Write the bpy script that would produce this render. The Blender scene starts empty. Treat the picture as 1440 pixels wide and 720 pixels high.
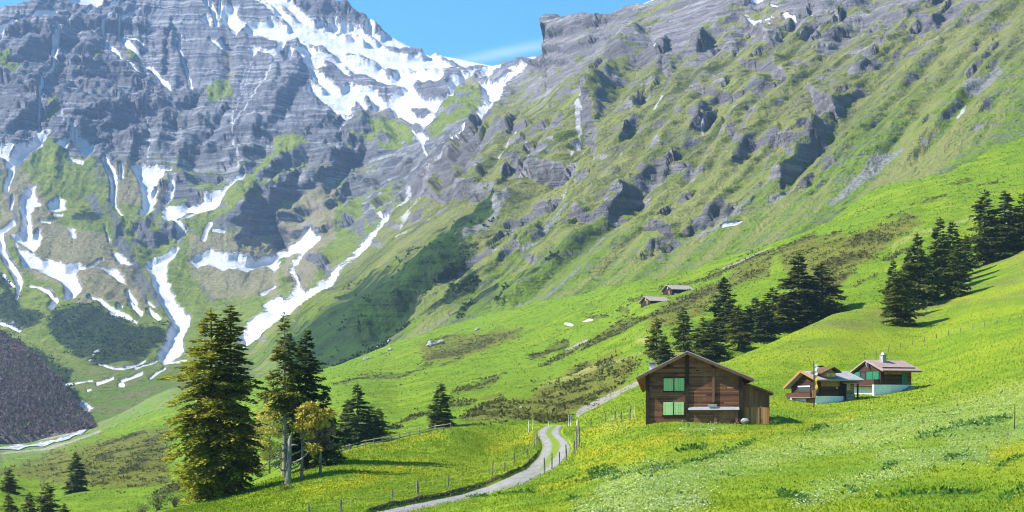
SUN_STRENGTH = 4.9; SKY_STRENGTH = .10; EXPOSURE = 1.15; HAZE = .76e-4
import bpy, math, random
import numpy as np
from mathutils import Vector, Matrix
rng = np.random.default_rng(7)
random.seed(7)
scene = bpy.context.scene
COL = scene.collection
# ---------------------------------------------------------------- camera numbers
F = 1978.0            # focal length in photo pixels (photo is 1440 wide)
CX, HY = 720.0, 570.0 # principal column and horizon row

def W(px, py, Y):
    px = np.asarray(px, float); py = np.asarray(py, float); Y = np.asarray(Y, float)
    return np.stack([(px - CX) / F * Y, Y + 0 * px, (HY - py) / F * Y], -1)

# ---------------------------------------------------------------- noise
_perm = rng.permutation(256).astype(np.int32)
_perm = np.concatenate([_perm, _perm, _perm])
_g = rng.normal(size=(256, 3)).astype(np.float32)
_g /= np.linalg.norm(_g, axis=1)[:, None]

def perlin(x, y, z):
    x = np.asarray(x, np.float32); y = np.asarray(y, np.float32); z = np.asarray(z, np.float32)
    x, y, z = np.broadcast_arrays(x, y, z)
    xi = np.floor(x).astype(np.int32); yi = np.floor(y).astype(np.int32); zi = np.floor(z).astype(np.int32)
    xf = x - xi; yf = y - yi; zf = z - zi
    u = xf * xf * xf * (xf * (xf * 6 - 15) + 10)
    v = yf * yf * yf * (yf * (yf * 6 - 15) + 10)
    w = zf * zf * zf * (zf * (zf * 6 - 15) + 10)
    xi &= 255; yi &= 255; zi &= 255
    def cor(a, b, c):
        h = _perm[_perm[_perm[(xi + a) & 255] + ((yi + b) & 255)] + ((zi + c) & 255)]
        g = _g[h]
        return g[..., 0] * (xf - a) + g[..., 1] * (yf - b) + g[..., 2] * (zf - c)
    def lp(a, b, t): return a + (b - a) * t
    x00 = lp(cor(0, 0, 0), cor(1, 0, 0), u); x10 = lp(cor(0, 1, 0), cor(1, 1, 0), u)
    x01 = lp(cor(0, 0, 1), cor(1, 0, 1), u); x11 = lp(cor(0, 1, 1), cor(1, 1, 1), u)
    return 1.5 * lp(lp(x00, x10, v), lp(x01, x11, v), w)

def fbm(x, y, z, oct=4, gain=.5):
    a = 1.0; s = 0; f = 1.0; t = 0
    for k in range(oct):
        s = s + a * perlin(x * f + 17.3 * k, y * f + 5.1 * k, z * f + 9.7 * k); t += a
        a *= gain; f *= 2.03
    return s / t

def ridged(x, y, z, oct=4, gain=.55):
    a = 1.0; s = 0; f = 1.0; t = 0
    for k in range(oct):
        s = s + a * (1 - 2 * np.abs(perlin(x * f + 7.3 * k, y * f + 3.1 * k, z * f + 1.7 * k))); t += a
        a *= gain; f *= 2.07
    return s / t

def sstep(a, b, x):
    t = np.clip((x - a) / (b - a), 0, 1)
    return t * t * (3 - 2 * t)

# ---------------------------------------------------------------- depth sheets
class Sheet:
    """Smooth surface through measured points (image place -> distance)."""
    def __init__(self, pts, lam=1e-4):
        P = np.array([(a / 1000, b / 1000) for a, b, c in pts]); V = np.array([1000.0 / c for a, b, c in pts])
        n = len(P); A = np.zeros((n + 3, n + 3))
        d = np.linalg.norm(P[:, None] - P[None], axis=2)
        A[:n, :n] = np.where(d > 0, d * d * np.log(d + 1e-12), 0) + lam * np.eye(n)
        A[:n, n] = 1; A[:n, n + 1:] = P; A[n, :n] = 1; A[n + 1:, :n] = P.T
        sol = np.linalg.solve(A, np.concatenate([V, np.zeros(3)]))
        self.P, self.w, self.c = P, sol[:n], sol[n:]
    def Y(self, px, py):
        px = np.asarray(px, float) / 1000; py = np.asarray(py, float) / 1000
        px, py = np.broadcast_arrays(px, py)
        s = self.c[0] + self.c[1] * px + self.c[2] * py
        for (a, b), w in zip(self.P, self.w):
            r2 = (px - a) ** 2 + (py - b) ** 2
            s = s + w * .5 * r2 * np.log(r2 + 1e-12)
        return 1000.0 / np.maximum(s, .12)

def poly_y(pts, px):
    p = np.array(pts, float)
    return np.interp(px, p[:, 0], p[:, 1])

def columns(x0, x1, step, lo=-40, hi=1480, far=9.0):
    c = [lo]; 
    x = lo
    while x > x0: x -= far; c.insert(0, x)
    x = lo
    while x < hi: x += step; c.append(x)
    while x < x1: x += far; c.append(x)
    return np.array(c)

def sdf_stroke(GX, GY, out, pts, w, cols, margin=26):
    pts = np.array(pts, float); w = np.broadcast_to(np.asarray(w, float), (len(pts),)) if np.ndim(w) else np.full(len(pts), float(w))
    for (a, b, wa, wb) in zip(pts[:-1], pts[1:], w[:-1], w[1:]):
        m = margin + max(wa, wb)
        i0 = np.searchsorted(cols, min(a[0], b[0]) - m); i1 = np.searchsorted(cols, max(a[0], b[0]) + m)
        if i1 <= i0: continue
        X = GX[:, i0:i1]; Yp = GY[:, i0:i1]
        d = b - a; L2 = max(d @ d, 1e-6)
        t = np.clip(((X - a[0]) * d[0] + (Yp - a[1]) * d[1]) / L2, 0, 1)
        dist = np.hypot(X - a[0] - t * d[0], Yp - a[1] - t * d[1])
        s = (wa + (wb - wa) * t) * .5 - dist
        np.maximum(out[:, i0:i1], s, out=out[:, i0:i1])

def sdf_poly(GX, GY, out, pts, cols, margin=26, sign=1):
    p = np.array(pts, float)
    i0 = np.searchsorted(cols, p[:, 0].min() - margin); i1 = np.searchsorted(cols, p[:, 0].max() + margin)
    if i1 <= i0: return
    X = GX[:, i0:i1]; Yp = GY[:, i0:i1]
    ins = np.zeros(X.shape, bool); dist = np.full(X.shape, 1e9)
    for a, b in zip(p, np.roll(p, -1, 0)):
        d = b - a; L2 = max(d @ d, 1e-6)
        t = np.clip(((X - a[0]) * d[0] + (Yp - a[1]) * d[1]) / L2, 0, 1)
        dist = np.minimum(dist, np.hypot(X - a[0] - t * d[0], Yp - a[1] - t * d[1]))
        if a[1] != b[1]:
            c = ((a[1] > Yp) != (b[1] > Yp)) & (X < (b[0] - a[0]) * (Yp - a[1]) / (b[1] - a[1]) + a[0])
            ins ^= c
    s = np.where(ins, dist, -dist)
    if sign > 0: np.maximum(out[:, i0:i1], s, out=out[:, i0:i1])
    else: np.minimum(out[:, i0:i1], -s, out=out[:, i0:i1])

# ---------------------------------------------------------------- mesh helpers
def raw_mesh(name, verts, faces, smooth=False):
    """verts (N,3), faces (M,k) with one k."""
    verts = np.ascontiguousarray(verts, np.float32); faces = np.ascontiguousarray(faces, np.int32)
    me = bpy.data.meshes.new(name)
    me.vertices.add(len(verts)); me.vertices.foreach_set('co', verts.ravel())
    m, k = faces.shape
    me.loops.add(m * k); me.loops.foreach_set('vertex_index', faces.ravel())
    me.polygons.add(m); me.polygons.foreach_set('loop_start', np.arange(0, m * k, k, dtype=np.int32))
    me.polygons.foreach_set('loop_total', np.full(m, k, np.int32))
    me.polygons.foreach_set('use_smooth', np.full(m, smooth, bool))
    me.update(calc_edges=True)
    return me

def link(name, me, mat=None, parent=None, **props):
    o = bpy.data.objects.new(name, me); COL.objects.link(o)
    if mat is not None and me is not None:
        me.materials.clear(); me.materials.append(mat)
    if parent is not None: o.parent = parent
    for k, v in props.items():
        if v is not None: o[k] = v
    return o

def grid_faces(nr, nc):
    i = np.arange(nr * nc).reshape(nr, nc)
    return np.stack([i[:-1, :-1], i[:-1, 1:], i[1:, 1:], i[1:, :-1]], -1).reshape(-1, 4)

def attr(me, name, vals):
    a = me.attributes.new(name, 'FLOAT', 'POINT'); a.data.foreach_set('value', np.ascontiguousarray(vals, np.float32).ravel())

def grid_normals(P):
    du = np.gradient(P, axis=1); dv = np.gradient(P, axis=0)
    n = np.cross(du, dv)          # columns to the right, rows upward/away
    n /= np.linalg.norm(n, axis=2)[..., None] + 1e-9
    n[n[..., 2] < 0] *= -1
    return n

def blur(A, k):
    for _ in range(k):
        B = A.copy()
        B[1:-1] = (A[:-2] + 2 * A[1:-1] + A[2:]) / 4
        A = B.copy()
        A[:, 1:-1] = (B[:, :-2] + 2 * B[:, 1:-1] + B[:, 2:]) / 4
    return A

class MB:
    """collects simple solids into one mesh"""
    def __init__(s): s.v = []; s.f = []
    def add(s, vs, fs):
        n = len(s.v); s.v += [tuple(v) for v in vs]; s.f += [tuple(i + n for i in f) for f in fs]; return s
    def box(s, x0, x1, y0, y1, z0, z1, M=None):
        vs = [Vector(p) for p in ((x0,y0,z0),(x1,y0,z0),(x1,y1,z0),(x0,y1,z0),(x0,y0,z1),(x1,y0,z1),(x1,y1,z1),(x0,y1,z1))]
        if M: vs = [M @ v for v in vs]
        return s.add(vs, ((0,3,2,1),(4,5,6,7),(0,1,5,4),(1,2,6,5),(2,3,7,6),(3,0,4,7)))
    def prism(s, poly, y0, y1, axis='y'):
        n = len(poly)
        if axis == 'y': vs = [(a, y0, b) for a, b in poly] + [(a, y1, b) for a, b in poly]
        else: vs = [(y0, a, b) for a, b in poly] + [(y1, a, b) for a, b in poly]
        fs = [tuple(range(n)), tuple(reversed(range(n, 2 * n)))] + [(i, n + i, n + (i + 1) % n, (i + 1) % n) for i in range(n)]
        return s.add(vs, fs)
    def slab(s, a, b, c, d, t):
        """quad a,b,c,d given thickness t downward along its normal"""
        a, b, c, d = map(Vector, (a, b, c, d)); n = (b - a).cross(d - a).normalized()
        if n.z < 0: n = -n
        vs = [a, b, c, d] + [p - n * t for p in (a, b, c, d)]
        return s.add(vs, ((0,1,2,3),(7,6,5,4),(0,4,5,1),(1,5,6,2),(2,6,7,3),(3,7,4,0)))
    def tube(s, pts, rad, n=6, jag=0.0):
        pts = [Vector(p) for p in pts]; rings = []
        for i, p in enumerate(pts):
            d = (pts[min(i + 1, len(pts) - 1)] - pts[max(i - 1, 0)]).normalized()
            a = d.orthogonal().normalized() if abs(d.z) < .9 else Vector((1, 0, 0)); b = d.cross(a).normalized(); a = b.cross(d)
            r = rad[i] if hasattr(rad, '__len__') else rad
            rings.append([p + (a * math.cos(2 * math.pi * k / n) + b * math.sin(2 * math.pi * k / n)) * r * (1 + jag * random.uniform(-1, 1)) for k in range(n)])
        vs = [v for r in rings for v in r]; fs = []
        for i in range(len(pts) - 1):
            for k in range(n):
                fs.append((i*n+k, i*n+(k+1)%n, (i+1)*n+(k+1)%n, (i+1)*n+k))
        fs.append(tuple(reversed(range(n)))); fs.append(tuple(range((len(pts)-1)*n, len(pts)*n)))
        return s.add(vs, fs)
    def build(s, name, mat, parent=None, smooth=False, **props):
        me = bpy.data.meshes.new(name); me.from_pydata(s.v, [], s.f); me.update()
        if smooth: me.polygons.foreach_set('use_smooth', np.full(len(me.polygons), True))
        return link(name, me, mat, parent, **props)

def empty(name, loc, rz=0, **props):
    o = bpy.data.objects.new(name, None); COL.objects.link(o)
    o.location = loc; o.rotation_euler = (0, 0, rz); o.empty_display_size = .5
    for k, v in props.items():
        if v is not None: o[k] = v
    return o

# ---------------------------------------------------------------- material helpers
class NT:
    def __init__(s, name):
        s.m = bpy.data.materials.new(name); s.m.use_nodes = True; s.t = s.m.node_tree; s.t.nodes.clear()
    def n(s, kind, **kw):
        nd = s.t.nodes.new(kind)
        for k, v in kw.items():
            if k in ('i',):
                for kk, vv in v.items(): s.set(nd, kk, vv)
            else: setattr(nd, k, v)
        return nd
    def set(s, nd, k, v):
        sock = nd.inputs[k]
        if hasattr(v, 'is_output') or hasattr(v, 'links') and hasattr(v, 'node'): s.t.links.new(v, sock)
        else: sock.default_value = v
    def pos(s, obj=False):
        if obj: return s.n('ShaderNodeTexCoord').outputs['Object']
        return s.n('ShaderNodeNewGeometry').outputs['Position']
    def map(s, vec, scale=(1,1,1), loc=(0,0,0), rot=(0,0,0)):
        nd = s.n('ShaderNodeMapping', i={'Vector': vec, 'Scale': scale, 'Location': loc, 'Rotation': rot}); return nd.outputs[0]
    def noise(s, vec, scale, detail=4, rough=.55, dist=0):
        nd = s.n('ShaderNodeTexNoise', i={'Vector': vec, 'Scale': scale, 'Detail': detail, 'Roughness': rough, 'Distortion': dist}); return nd.outputs['Fac']
    def voro(s, vec, scale, out='Distance'):
        nd = s.n('ShaderNodeTexVoronoi', i={'Vector': vec, 'Scale': scale}); return nd.outputs[out]
    def attr(s, name): return s.n('ShaderNodeAttribute', attribute_name=name).outputs['Fac']
    def math(s, op, a, b=0.0, c=0.0):
        nd = s.n('ShaderNodeMath', operation=op); s.set(nd, 0, a); s.set(nd, 1, b)
        if op in ('MULTIPLY_ADD',): s.set(nd, 2, c)
        return nd.outputs[0]
    def rng(s, v, a, b, c=0.0, d=1.0, smooth=True):
        nd = s.n('ShaderNodeMapRange'); nd.interpolation_type = 'SMOOTHSTEP' if smooth else 'LINEAR'
        for k, x in zip(('Value','From Min','From Max','To Min','To Max'), (v, a, b, c, d)): s.set(nd, k, x)
        return nd.outputs[0]
    def mix(s, f, a, b):
        nd = s.n('ShaderNodeMix', data_type='RGBA'); 
        for k, x in ((0, f), (6, a), (7, b)):
            if isinstance(x, tuple) and len(x) == 3: x = x + (1,)
            sock = nd.inputs[k]
            if hasattr(x, 'is_output'): s.t.links.new(x, sock)
            else: sock.default_value = x
        return nd.outputs[2]
    def ramp(s, f, stops):
        nd = s.n('ShaderNodeValToRGB'); s.set(nd, 'Fac', f); e = nd.color_ramp.elements
        while len(e) < len(stops): e.new(.5)
        for el, (p, c) in zip(e, stops): el.position = p; el.color = tuple(c) + (1,)
        return nd.outputs[0]
    def bump(s, h, strength, dist, normal=None):
        nd = s.n('ShaderNodeBump', i={'Strength': strength, 'Distance': dist, 'Height': h})
        if normal is not None: s.set(nd, 'Normal', normal)
        return nd.outputs[0]
    def out(s, col, rough=.9, normal=None, spec=.15, transl=None, metal=0.0):
        b = s.n('ShaderNodeBsdfPrincipled')
        if isinstance(col, tuple): col = col + (1,) if len(col) == 3 else col
        s.set(b, 'Base Color', col); s.set(b, 'Roughness', rough); s.set(b, 'Specular IOR Level', spec); s.set(b, 'Metallic', metal)
        if normal is not None: s.set(b, 'Normal', normal)
        sh = b.outputs[0]
        if transl:
            t = s.n('ShaderNodeBsdfTranslucent'); s.set(t, 'Color', col)
            mx = s.n('ShaderNodeMixShader'); s.set(mx, 0, transl); s.t.links.new(sh, mx.inputs[1]); s.t.links.new(t.outputs[0], mx.inputs[2]); sh = mx.outputs[0]
        o = s.n('ShaderNodeOutputMaterial'); s.t.links.new(sh, o.inputs[0])
        return s.m
# ---------------------------------------------------------------- measured depths
def pl_right(px, py):
    return (px, py, 316 / (.418 + .397 * (px - CX) / F - (HY - py) / F))
def pl_band(px, py):
    return (px, py, 711.6 / (.75 - (HY - py) / F - .15 * (px - CX) / F))
MT = [(-330,640,1080),(-330,480,1500),(-330,300,2150),(-330,100,2700),(-330,20,2900),
 (0,655,1010),(0,560,1290),(0,470,1650),(0,400,1850),(0,300,2150),(0,200,2450),(0,100,2750),(0,12,3000),
 (125,625,960),(130,545,1190),(150,500,1400),(150,440,1720),(100,320,2120),(100,220,2450),(100,120,2780),
 (240,560,1020),(240,510,1420),(250,450,1750),(230,400,1950),(200,330,2180),(200,200,2620),(200,100,2950),(200,0,3250),(200,-70,3450),
 (330,545,1000),(345,500,1350),(340,480,1500),(330,400,1950),(330,300,2250),(330,200,2600),(330,100,2950),(330,0,3300),(330,-80,3550),
 (420,400,1930),(450,330,2100),(450,250,2400),(450,150,2800),(450,50,3150),(450,-5,3300),
 (530,300,2150),(540,230,2350),(560,150,2800),(560,60,3150),(600,190,2450),(620,130,2750),(607,79,3150),(660,105,2950),(705,95,3000),
 (680,185,2300),(690,140,2600),(735,84,2700),(752,100,2450),
 (368,478,1550),(410,447,1650),(470,402,1750),(520,364,1850),(545,310,1950),(580,272,2050),
 (330,530,1010),(385,478,1090),(425,450,1110),(465,422,1130),(525,382,1170),(562,355,1200),(605,330,1230),
 (660,285,1290),(675,200,1400),(730,255,1340),(740,195,1430),(703,180,1500),
 (775,30,2050),(790,85,1930),(745,150,1850),(838,27,2000),(880,15,1950),(860,70,1780),(905,9,1950),(960,-10,1900),(905,60,1604)]
MT += [pl_band(*p) for p in ((470,500),(440,535),(520,440),(580,390),(625,358),(400,520))]
MT += [pl_right(*p) for p in ((560,475),(640,420),(700,380),(700,330),(760,300),(800,400),(800,300),(800,220),(880,350),(880,200),(850,110),(800,140),
 (1000,330),(1000,200),(1000,100),(1000,0),(1000,-60),(1120,300),(1120,150),(1120,0),(1120,-100),(1280,240),(1280,100),(1280,0),(1280,-120),
 (1440,190),(1440,80),(1440,-40),(1440,-180),(1700,60),(1700,-100),(1700,-230),(700,470),(850,440),(1000,420),(1440,260),(1700,200))]
SKY = [(-400,40),(-200,35),(0,12),(28,7),(50,5),(64,-3),(100,-25),(200,-62),(330,-75),(400,-42),(455,-2),(475,8),(500,18),(520,30),(540,44),(560,58),(588,73),(605,80),(615,78),(640,83),(660,87),(684,92),(703,94),(712,91),(735,84),(752,80),(767,79),(770,68),(771,58),(773,48),(772,36),(775,28),(790,26),(815,27),(838,26),(860,23),(880,13),(905,7),(920,0),(960,-14),(1000,-30),(1100,-75),(1300,-135),(1480,-180),(1760,-240)]
S1PTS = [(235,719,120),(300,703,128),(400,670,140),(470,642,152),(640,602,178),(760,598,186),(800,598,186),(815,587,192),(893,548,210),(1000,514,236),(1100,476,268),(1171,444,298),(1265,452,292),(1340,408,335),(1440,348,385),(1560,285,450),
 (540,720,92),(720,720,72),(900,720,58),(1100,720,50),(1280,720,46),(1440,720,44),(1600,720,43),(240,765,95),(0,800,120),(-300,880,115),
 (909,595,144),(1080,594,146),(1000,594.5,145),(1150,570,180),(1250,552,190),(1300,540,196),(1171,500,237),(1250,505,232),(1100,530,212),(1350,470,255),(1440,600,104),(1440,550,142),(1440,500,190),(1440,420,288),(1600,500,180),(1600,400,290),(590,708,100),(680,690,120),(760,665,138),(800,635,155),
 (1100,650,85),(1100,610,122),(900,650,96),(1250,620,98),(1200,590,142),(-300,1150,20),(0,1150,14),(720,1150,12),(1440,1150,10),(1750,1150,10),(720,850,32),(1300,850,26),(0,850,80),(240,850,60),(1700,800,30)]
S1CREST = [(-420,860),(-200,835),(0,795),(120,757),(235,719),(300,701),(400,668),(470,640),(560,617),(640,601),(700,597),(760,597),(800,597),(808,591),(815,586),(845,571),(870,558),(893,547),(930,533),(1000,513),(1024,508),(1100,475),(1171,442),(1215,433),(1255,430),(1300,418),(1343,398),(1385,368),(1440,340),(1560,280),(1800,190)]
S2PTS = [(-350,760,230),(-350,690,600),(0,725,260),(100,725,250),(235,725,232),(0,690,310),(108,690,318),(240,655,420),(0,665,520),(60,640,800),(0,645,850),(0,612,1000),(60,611,985),(60,627,890),(108,606,960),(130,612,860),(125,602,930),(240,575,800),(240,545,1010),(330,600,560),(330,535,1000),(400,640,300),(450,622,300),(450,560,540),(450,522,830),(505,628,238),(560,560,470),(560,482,860),(600,470,870),(620,601,262),(640,550,430),(700,440,840),(700,520,520),(700,585,280),(800,575,290),(800,540,370),(800,480,560),(800,430,730),(880,520,330),(880,470,480),(880,402,710),(925,505,325),(965,495,330),(1000,500,335),(1000,430,470),(1000,398,560),(945,421,545),(915,430,520),(960,387,650),(1100,450,390),(1100,345,600),(1160,425,400),(1240,400,400),(1240,262,680),(1440,310,460),(1440,195,700),(1600,250,520),(1600,110,760),
 (1040,362,640),(1170,300,650),(235,800,190),(0,830,180),(-350,900,150),(640,640,215),(900,580,260),(1100,510,320),(1440,390,410),(1440,420,405)]
S2CREST = [(-420,640),(-100,618),(0,611),(60,610),(108,605),(128,598),(180,572),(240,546),(330,534),(380,530),(440,523),(480,512),(520,496),(560,480),(600,468),(640,455),(700,438),(760,425),(800,418),(880,400),(960,384),(1040,360),(1120,330),(1180,300),(1240,263),(1330,244),(1440,193),(1560,140),(1800,40)]
# ---------------------------------------------------------------- snow on the far mountain (photo pixels)
SNOW_POLY = [
 [(95,-15),(95,0),(94,5),(102,16),(110,12),(130,15),(128,20),(121,26),(126,28),(133,21),(143,15),(146,0),(146,-15)],
 [(64,-4),(62,2),(48,9),(24,9),(40,4)],
 [(284,40),(292,32),(299,37),(299,47),(290,45)],
 [(312,21),(329,16),(336,19),(335,31),(340,38),(346,40),(344,48),(333,56),(325,49),(317,45),(312,31)],
 [(342,-60),(342,3),(355,6),(366,13),(380,22),(390,30),(396,38),(388,36),(383,33),(378,38),(362,39),(348,42),(350,46),(344,54),(357,58),(375,59),(392,63),(391,70),(389,76),(375,76),(358,73),(351,74),(355,85),(362,79),(378,80),(385,85),(386,92),(396,82),(403,70),(413,64),(420,68),(428,77),(414,80),(410,76),(407,82),(403,98),(409,94),(414,84),(420,88),(424,93),(433,105),(440,113),(441,122),(434,124),(430,141),(445,152),(469,168),(473,174),(482,182),(491,182),(503,181),(512,175),(517,165),(518,160),(523,171),(530,172),(543,163),(553,161),(556,172),(567,180),(588,185),(594,182),(600,187),(603,193),(607,184),(614,178),(617,171),(628,156),(642,139),(651,127),(665,121),(668,110),(655,114),(640,106),(626,99),(615,88),(607,82),(592,74),(588,76),(575,68),(562,60),(550,48),(545,46),(535,56),(528,52),(519,34),(515,38),(512,48),(502,43),(483,35),(479,38),(471,33),(462,34),(450,30),(443,34),(432,26),(424,18),(412,8),(405,0),(400,-40)],
 [(475,187),(486,190),(479,200),(474,195)],
 [(586,195),(607,199),(614,210),(607,217),(612,227),(619,231),(610,231),(605,220),(595,207)],
 [(605,76),(634,80),(663,85),(688,90),(712,90),(697,100),(667,106),(657,107),(645,102),(630,96)],
 [(672,122),(684,110),(690,104),(705,98),(712,97),(711,104),(699,115),(697,121),(684,121)],
 [(747,95),(751,98),(745,104),(747,109),(734,121),(724,128),(718,133),(715,142),(711,150),(705,158),(701,165),(690,175),(682,185),(679,176),(682,169),(688,158),(684,144),(677,131),(705,127),(722,119),(734,104)],
 [(537,307),(555,305),(552,313),(540,325),(535,338),(530,350),(521,362),(512,370),(500,377),(482,390),(465,411),(455,424),(415,448),(390,462),(360,484),(335,500),(340,486),(375,455),(388,440),(402,432),(415,420),(418,400),(415,390),(422,375),(428,366),(440,346),(452,340),(454,345),(432,368),(421,388),(420,394),(425,410),(435,416),(447,410),(462,398),(473,390),(486,383),(500,370),(520,346),(530,330),(537,318)],
 [(269,373),(282,363),(296,355),(307,361),(319,365),(334,365),(344,373),(363,373),(380,365),(392,358),(405,352),(425,340),(440,326),(448,334),(455,342),(447,352),(434,362),(424,361),(410,366),(397,371),(388,380),(388,388),(375,383),(357,386),(344,392),(332,386),(315,389),(302,382),(292,376),(280,381)],
 [(380,378),(397,377),(390,392)],
 [(184,246),(192,244),(200,243),(221,246),(242,249),(233,255),(227,262),(217,271),(213,279),(222,272),(220,287),(217,297),(210,308),(198,319),(193,314),(201,300),(201,288),(199,270),(192,256)],
 [(245,260),(248,268),(244,277),(232,287),(238,272)],
 [(231,294),(250,292),(260,286),(275,283),(290,279),(312,271),(327,261),(343,254),(341,259),(331,263),(319,275),(308,288),(292,297),(275,303),(262,312),(253,320),(263,328),(255,336),(250,342),(249,328),(249,320),(231,319),(230,302)],
 [(248,348),(251,354),(246,367),(236,375),(233,388),(233,402),(242,418),(246,424),(245,434),(262,448),(270,457),(266,474),(260,488),(262,505),(248,512),(232,518),(222,512),(228,502),(233,494),(236,480),(245,462),(233,447),(222,430),(219,416),(215,405),(214,390),(205,380),(211,369),(225,363),(240,355)],
 [(-60,212),(0,215),(21,215),(40,209),(54,200),(69,202),(58,215),(42,227),(27,240),(12,247),(9,242),(10,233),(0,232),(-60,238)],
 [(102,189),(106,194),(117,199),(133,207),(132,217),(125,227),(121,233),(115,221),(106,212),(100,205)],
 [(79,212),(96,209),(92,218),(81,216)],
 [(67,294),(83,283),(90,290),(92,299),(70,302)],
 [(31,283),(40,271),(48,271),(50,283),(58,296),(48,300),(44,311),(45,323),(48,336),(56,330),(59,338),(56,352),(48,363),(31,352),(18,348),(19,340),(31,338),(33,321),(31,300)],
 [(25,357),(31,373),(35,382),(56,384),(69,394),(87,407),(92,415),(92,430),(106,430),(116,417),(110,407),(106,396),(112,390),(129,386),(148,392),(158,400),(175,410),(175,400),(162,390),(146,386),(121,385),(112,380),(92,383),(69,369),(60,373),(50,367),(35,363)],
 [(160,366),(172,370),(186,380),(180,384),(163,378)],
 [(96,330),(103,331),(106,342),(100,340)],
 [(105,568),(120,570),(132,577),(124,583),(114,575)],
 [(1042,-25),(1078,-25),(1075,9),(1058,11)],[(1050,37),(1085,34),(1090,42),(1075,46),(1060,43)],
]
SNOW_HOLE = [
 [(481,51),(485,49),(491,53),(493,57),(487,57)],[(497,54),(502,53),(510,60),(512,65),(505,62)],[(511,52),(519,56),(531,63),(530,66),(520,61)],
 [(538,70),(550,72),(573,75),(587,77),(597,82),(594,86),(583,85),(573,86),(560,80),(544,75)],
 [(426,66),(437,70),(452,77),(471,88),(460,86),(444,79)],
 [(539,102),(558,104),(554,117),(544,119),(541,110)],
 [(451,92),(458,104),(437,102),(454,115),(469,125),(479,135),(490,127),(508,133),(531,136),(533,146),(543,152),(568,133),(545,127),(533,125),(517,117),(498,112),(484,101),(490,115),(470,100)],
 [(582,131),(592,126),(618,125),(624,118),(622,110),(640,105),(651,113),(645,118),(634,121),(630,129),(636,137),(630,146),(613,149),(592,142)],
 [(582,163),(592,159),(605,162),(612,168),(601,176),(590,175)],
 [(502,151),(510,161),(512,168),(502,178),(476,169),(489,170),(498,167),(492,161)],
 [(514,148),(521,150),(527,163),(521,172),(515,161)],
]
SNOW_HOLE_ST = [([(487,86),(505,91),(530,98)],2.2),([(556,104),(600,107),(625,105)],1.4),([(398,16),(412,28)],5),([(399,36),(404,44)],4),([(251,316),(268,300)],4),([(15,228),(22,217)],4),([(366,7),(385,20)],2),([(433,119),(452,131)],3)]
SNOW_ST = [
 ([(77,26),(56,32),(42,37),(23,42),(10,50),(0,63),(-20,80)],[6,8,4,6,8,8,7]),
 ([(100,33),(92,46),(83,56),(79,71),(76,83),(77,96),(65,112),(60,125),(60,137),(57,152),(56,171),(55,183),(57,196)],[2,3,3,8,8,3,5,3,4,3,2.5,3,4]),
 ([(152,37),(144,48),(146,60),(152,73),(160,81),(171,96),(181,108),(194,119)],[2,3,3,4,7,3,3,2]),
 ([(196,23),(185,31),(169,42),(167,50),(173,66),(183,77),(198,91)],[3,4,3,3,9,8,4]),([(178,62),(200,71)],5),
 ([(200,104),(217,110),(227,123),(240,133),(243,145)],[3,6,7,4,3]),([(157,18),(161,17)],6),([(262,-2),(271,3),(288,-2)],6),
 ([(291,8),(294,20),(299,18),(303,30),(307,44)],5),([(318,3),(312,10),(311,20),(308,35)],4),([(297,65),(313,80)],3.4),([(313,72),(317,75)],5),
 ([(256,60),(254,75),(260,95),(266,115),(271,132),(273,143)],[2,3.5,3,4,5,3]),([(327,186),(330,190)],5),([(383,98),(387,96)],4),
 ([(670,194),(660,205),(650,210)],2.4),([(648,210),(654,208)],4),([(725,92),(734,90)],3),([(733,86),(750,80),(768,79)],3.6),([(748,87),(762,86)],5),
 ([(373,425),(390,412)],5),([(380,442),(400,430)],7),
 ([(297,318),(290,330),(287,340)],6),([(300,328),(314,330)],4),([(18,247),(13,262),(10,275)],7),([(20,285),(18,300)],3),([(88,198),(92,198)],5),([(97,230),(115,237)],5),
 ([(147,235),(156,250),(161,268),(159,285),(162,298)],[8,10,9,7,4]),([(155,292),(163,300),(172,312)],3),([(170,245),(170,260)],6),
 ([(-40,345),(-5,335),(8,330),(20,321)],7),([(2,338),(6,360),(12,377),(23,390),(29,402),(28,415),(25,428)],[9,8,8,9,10,6,3]),([(8,396),(21,409)],4),
 ([(43,408),(58,412),(71,420),(77,430)],[3,4,6,3]),([(127,428),(142,434),(163,448),(192,462)],[4,6,6,3]),([(155,450),(165,455)],3),
 ([(180,420),(190,434)],6),([(183,434),(197,449)],7),([(209,446),(224,458)],7),([(206,433),(217,440)],3),([(166,439),(170,440)],5),([(58,319),(70,320)],3),([(75,306),(88,307)],3),([(148,331),(154,350)],2),([(124,384),(143,376)],3),([(80,432),(75,441)],8),
 ([(0,463),(15,467),(32,475)],4),([(204,515),(190,522),(175,527),(160,526),(140,518)],[4,4,5,4,3]),([(224,513),(190,526)],3),([(233,525),(213,537)],5),([(201,532),(172,541)],5),([(169,546),(174,546)],8),([(160,538),(138,545)],6),([(94,546),(117,541)],4),([(117,541),(131,540)],3),([(124,553),(129,553)],4),
 ([(230,518),(265,515)],6),([(915,72),(935,77)],3.4),([(928,66),(933,68)],4),([(924,81),(930,83)],3),([(1072,50),(1086,55)],6),([(1106,38),(1119,45)],7),([(1086,18),(1094,19)],2.5),([(1018,328),(1045,320)],3),
 ([(528,487),(545,478)],4),([(838,28),(860,25),(880,16)],3),([(902,11),(920,3)],5),([(475,10),(503,26)],3),([(505,19),(540,46)],2.5)]
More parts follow.
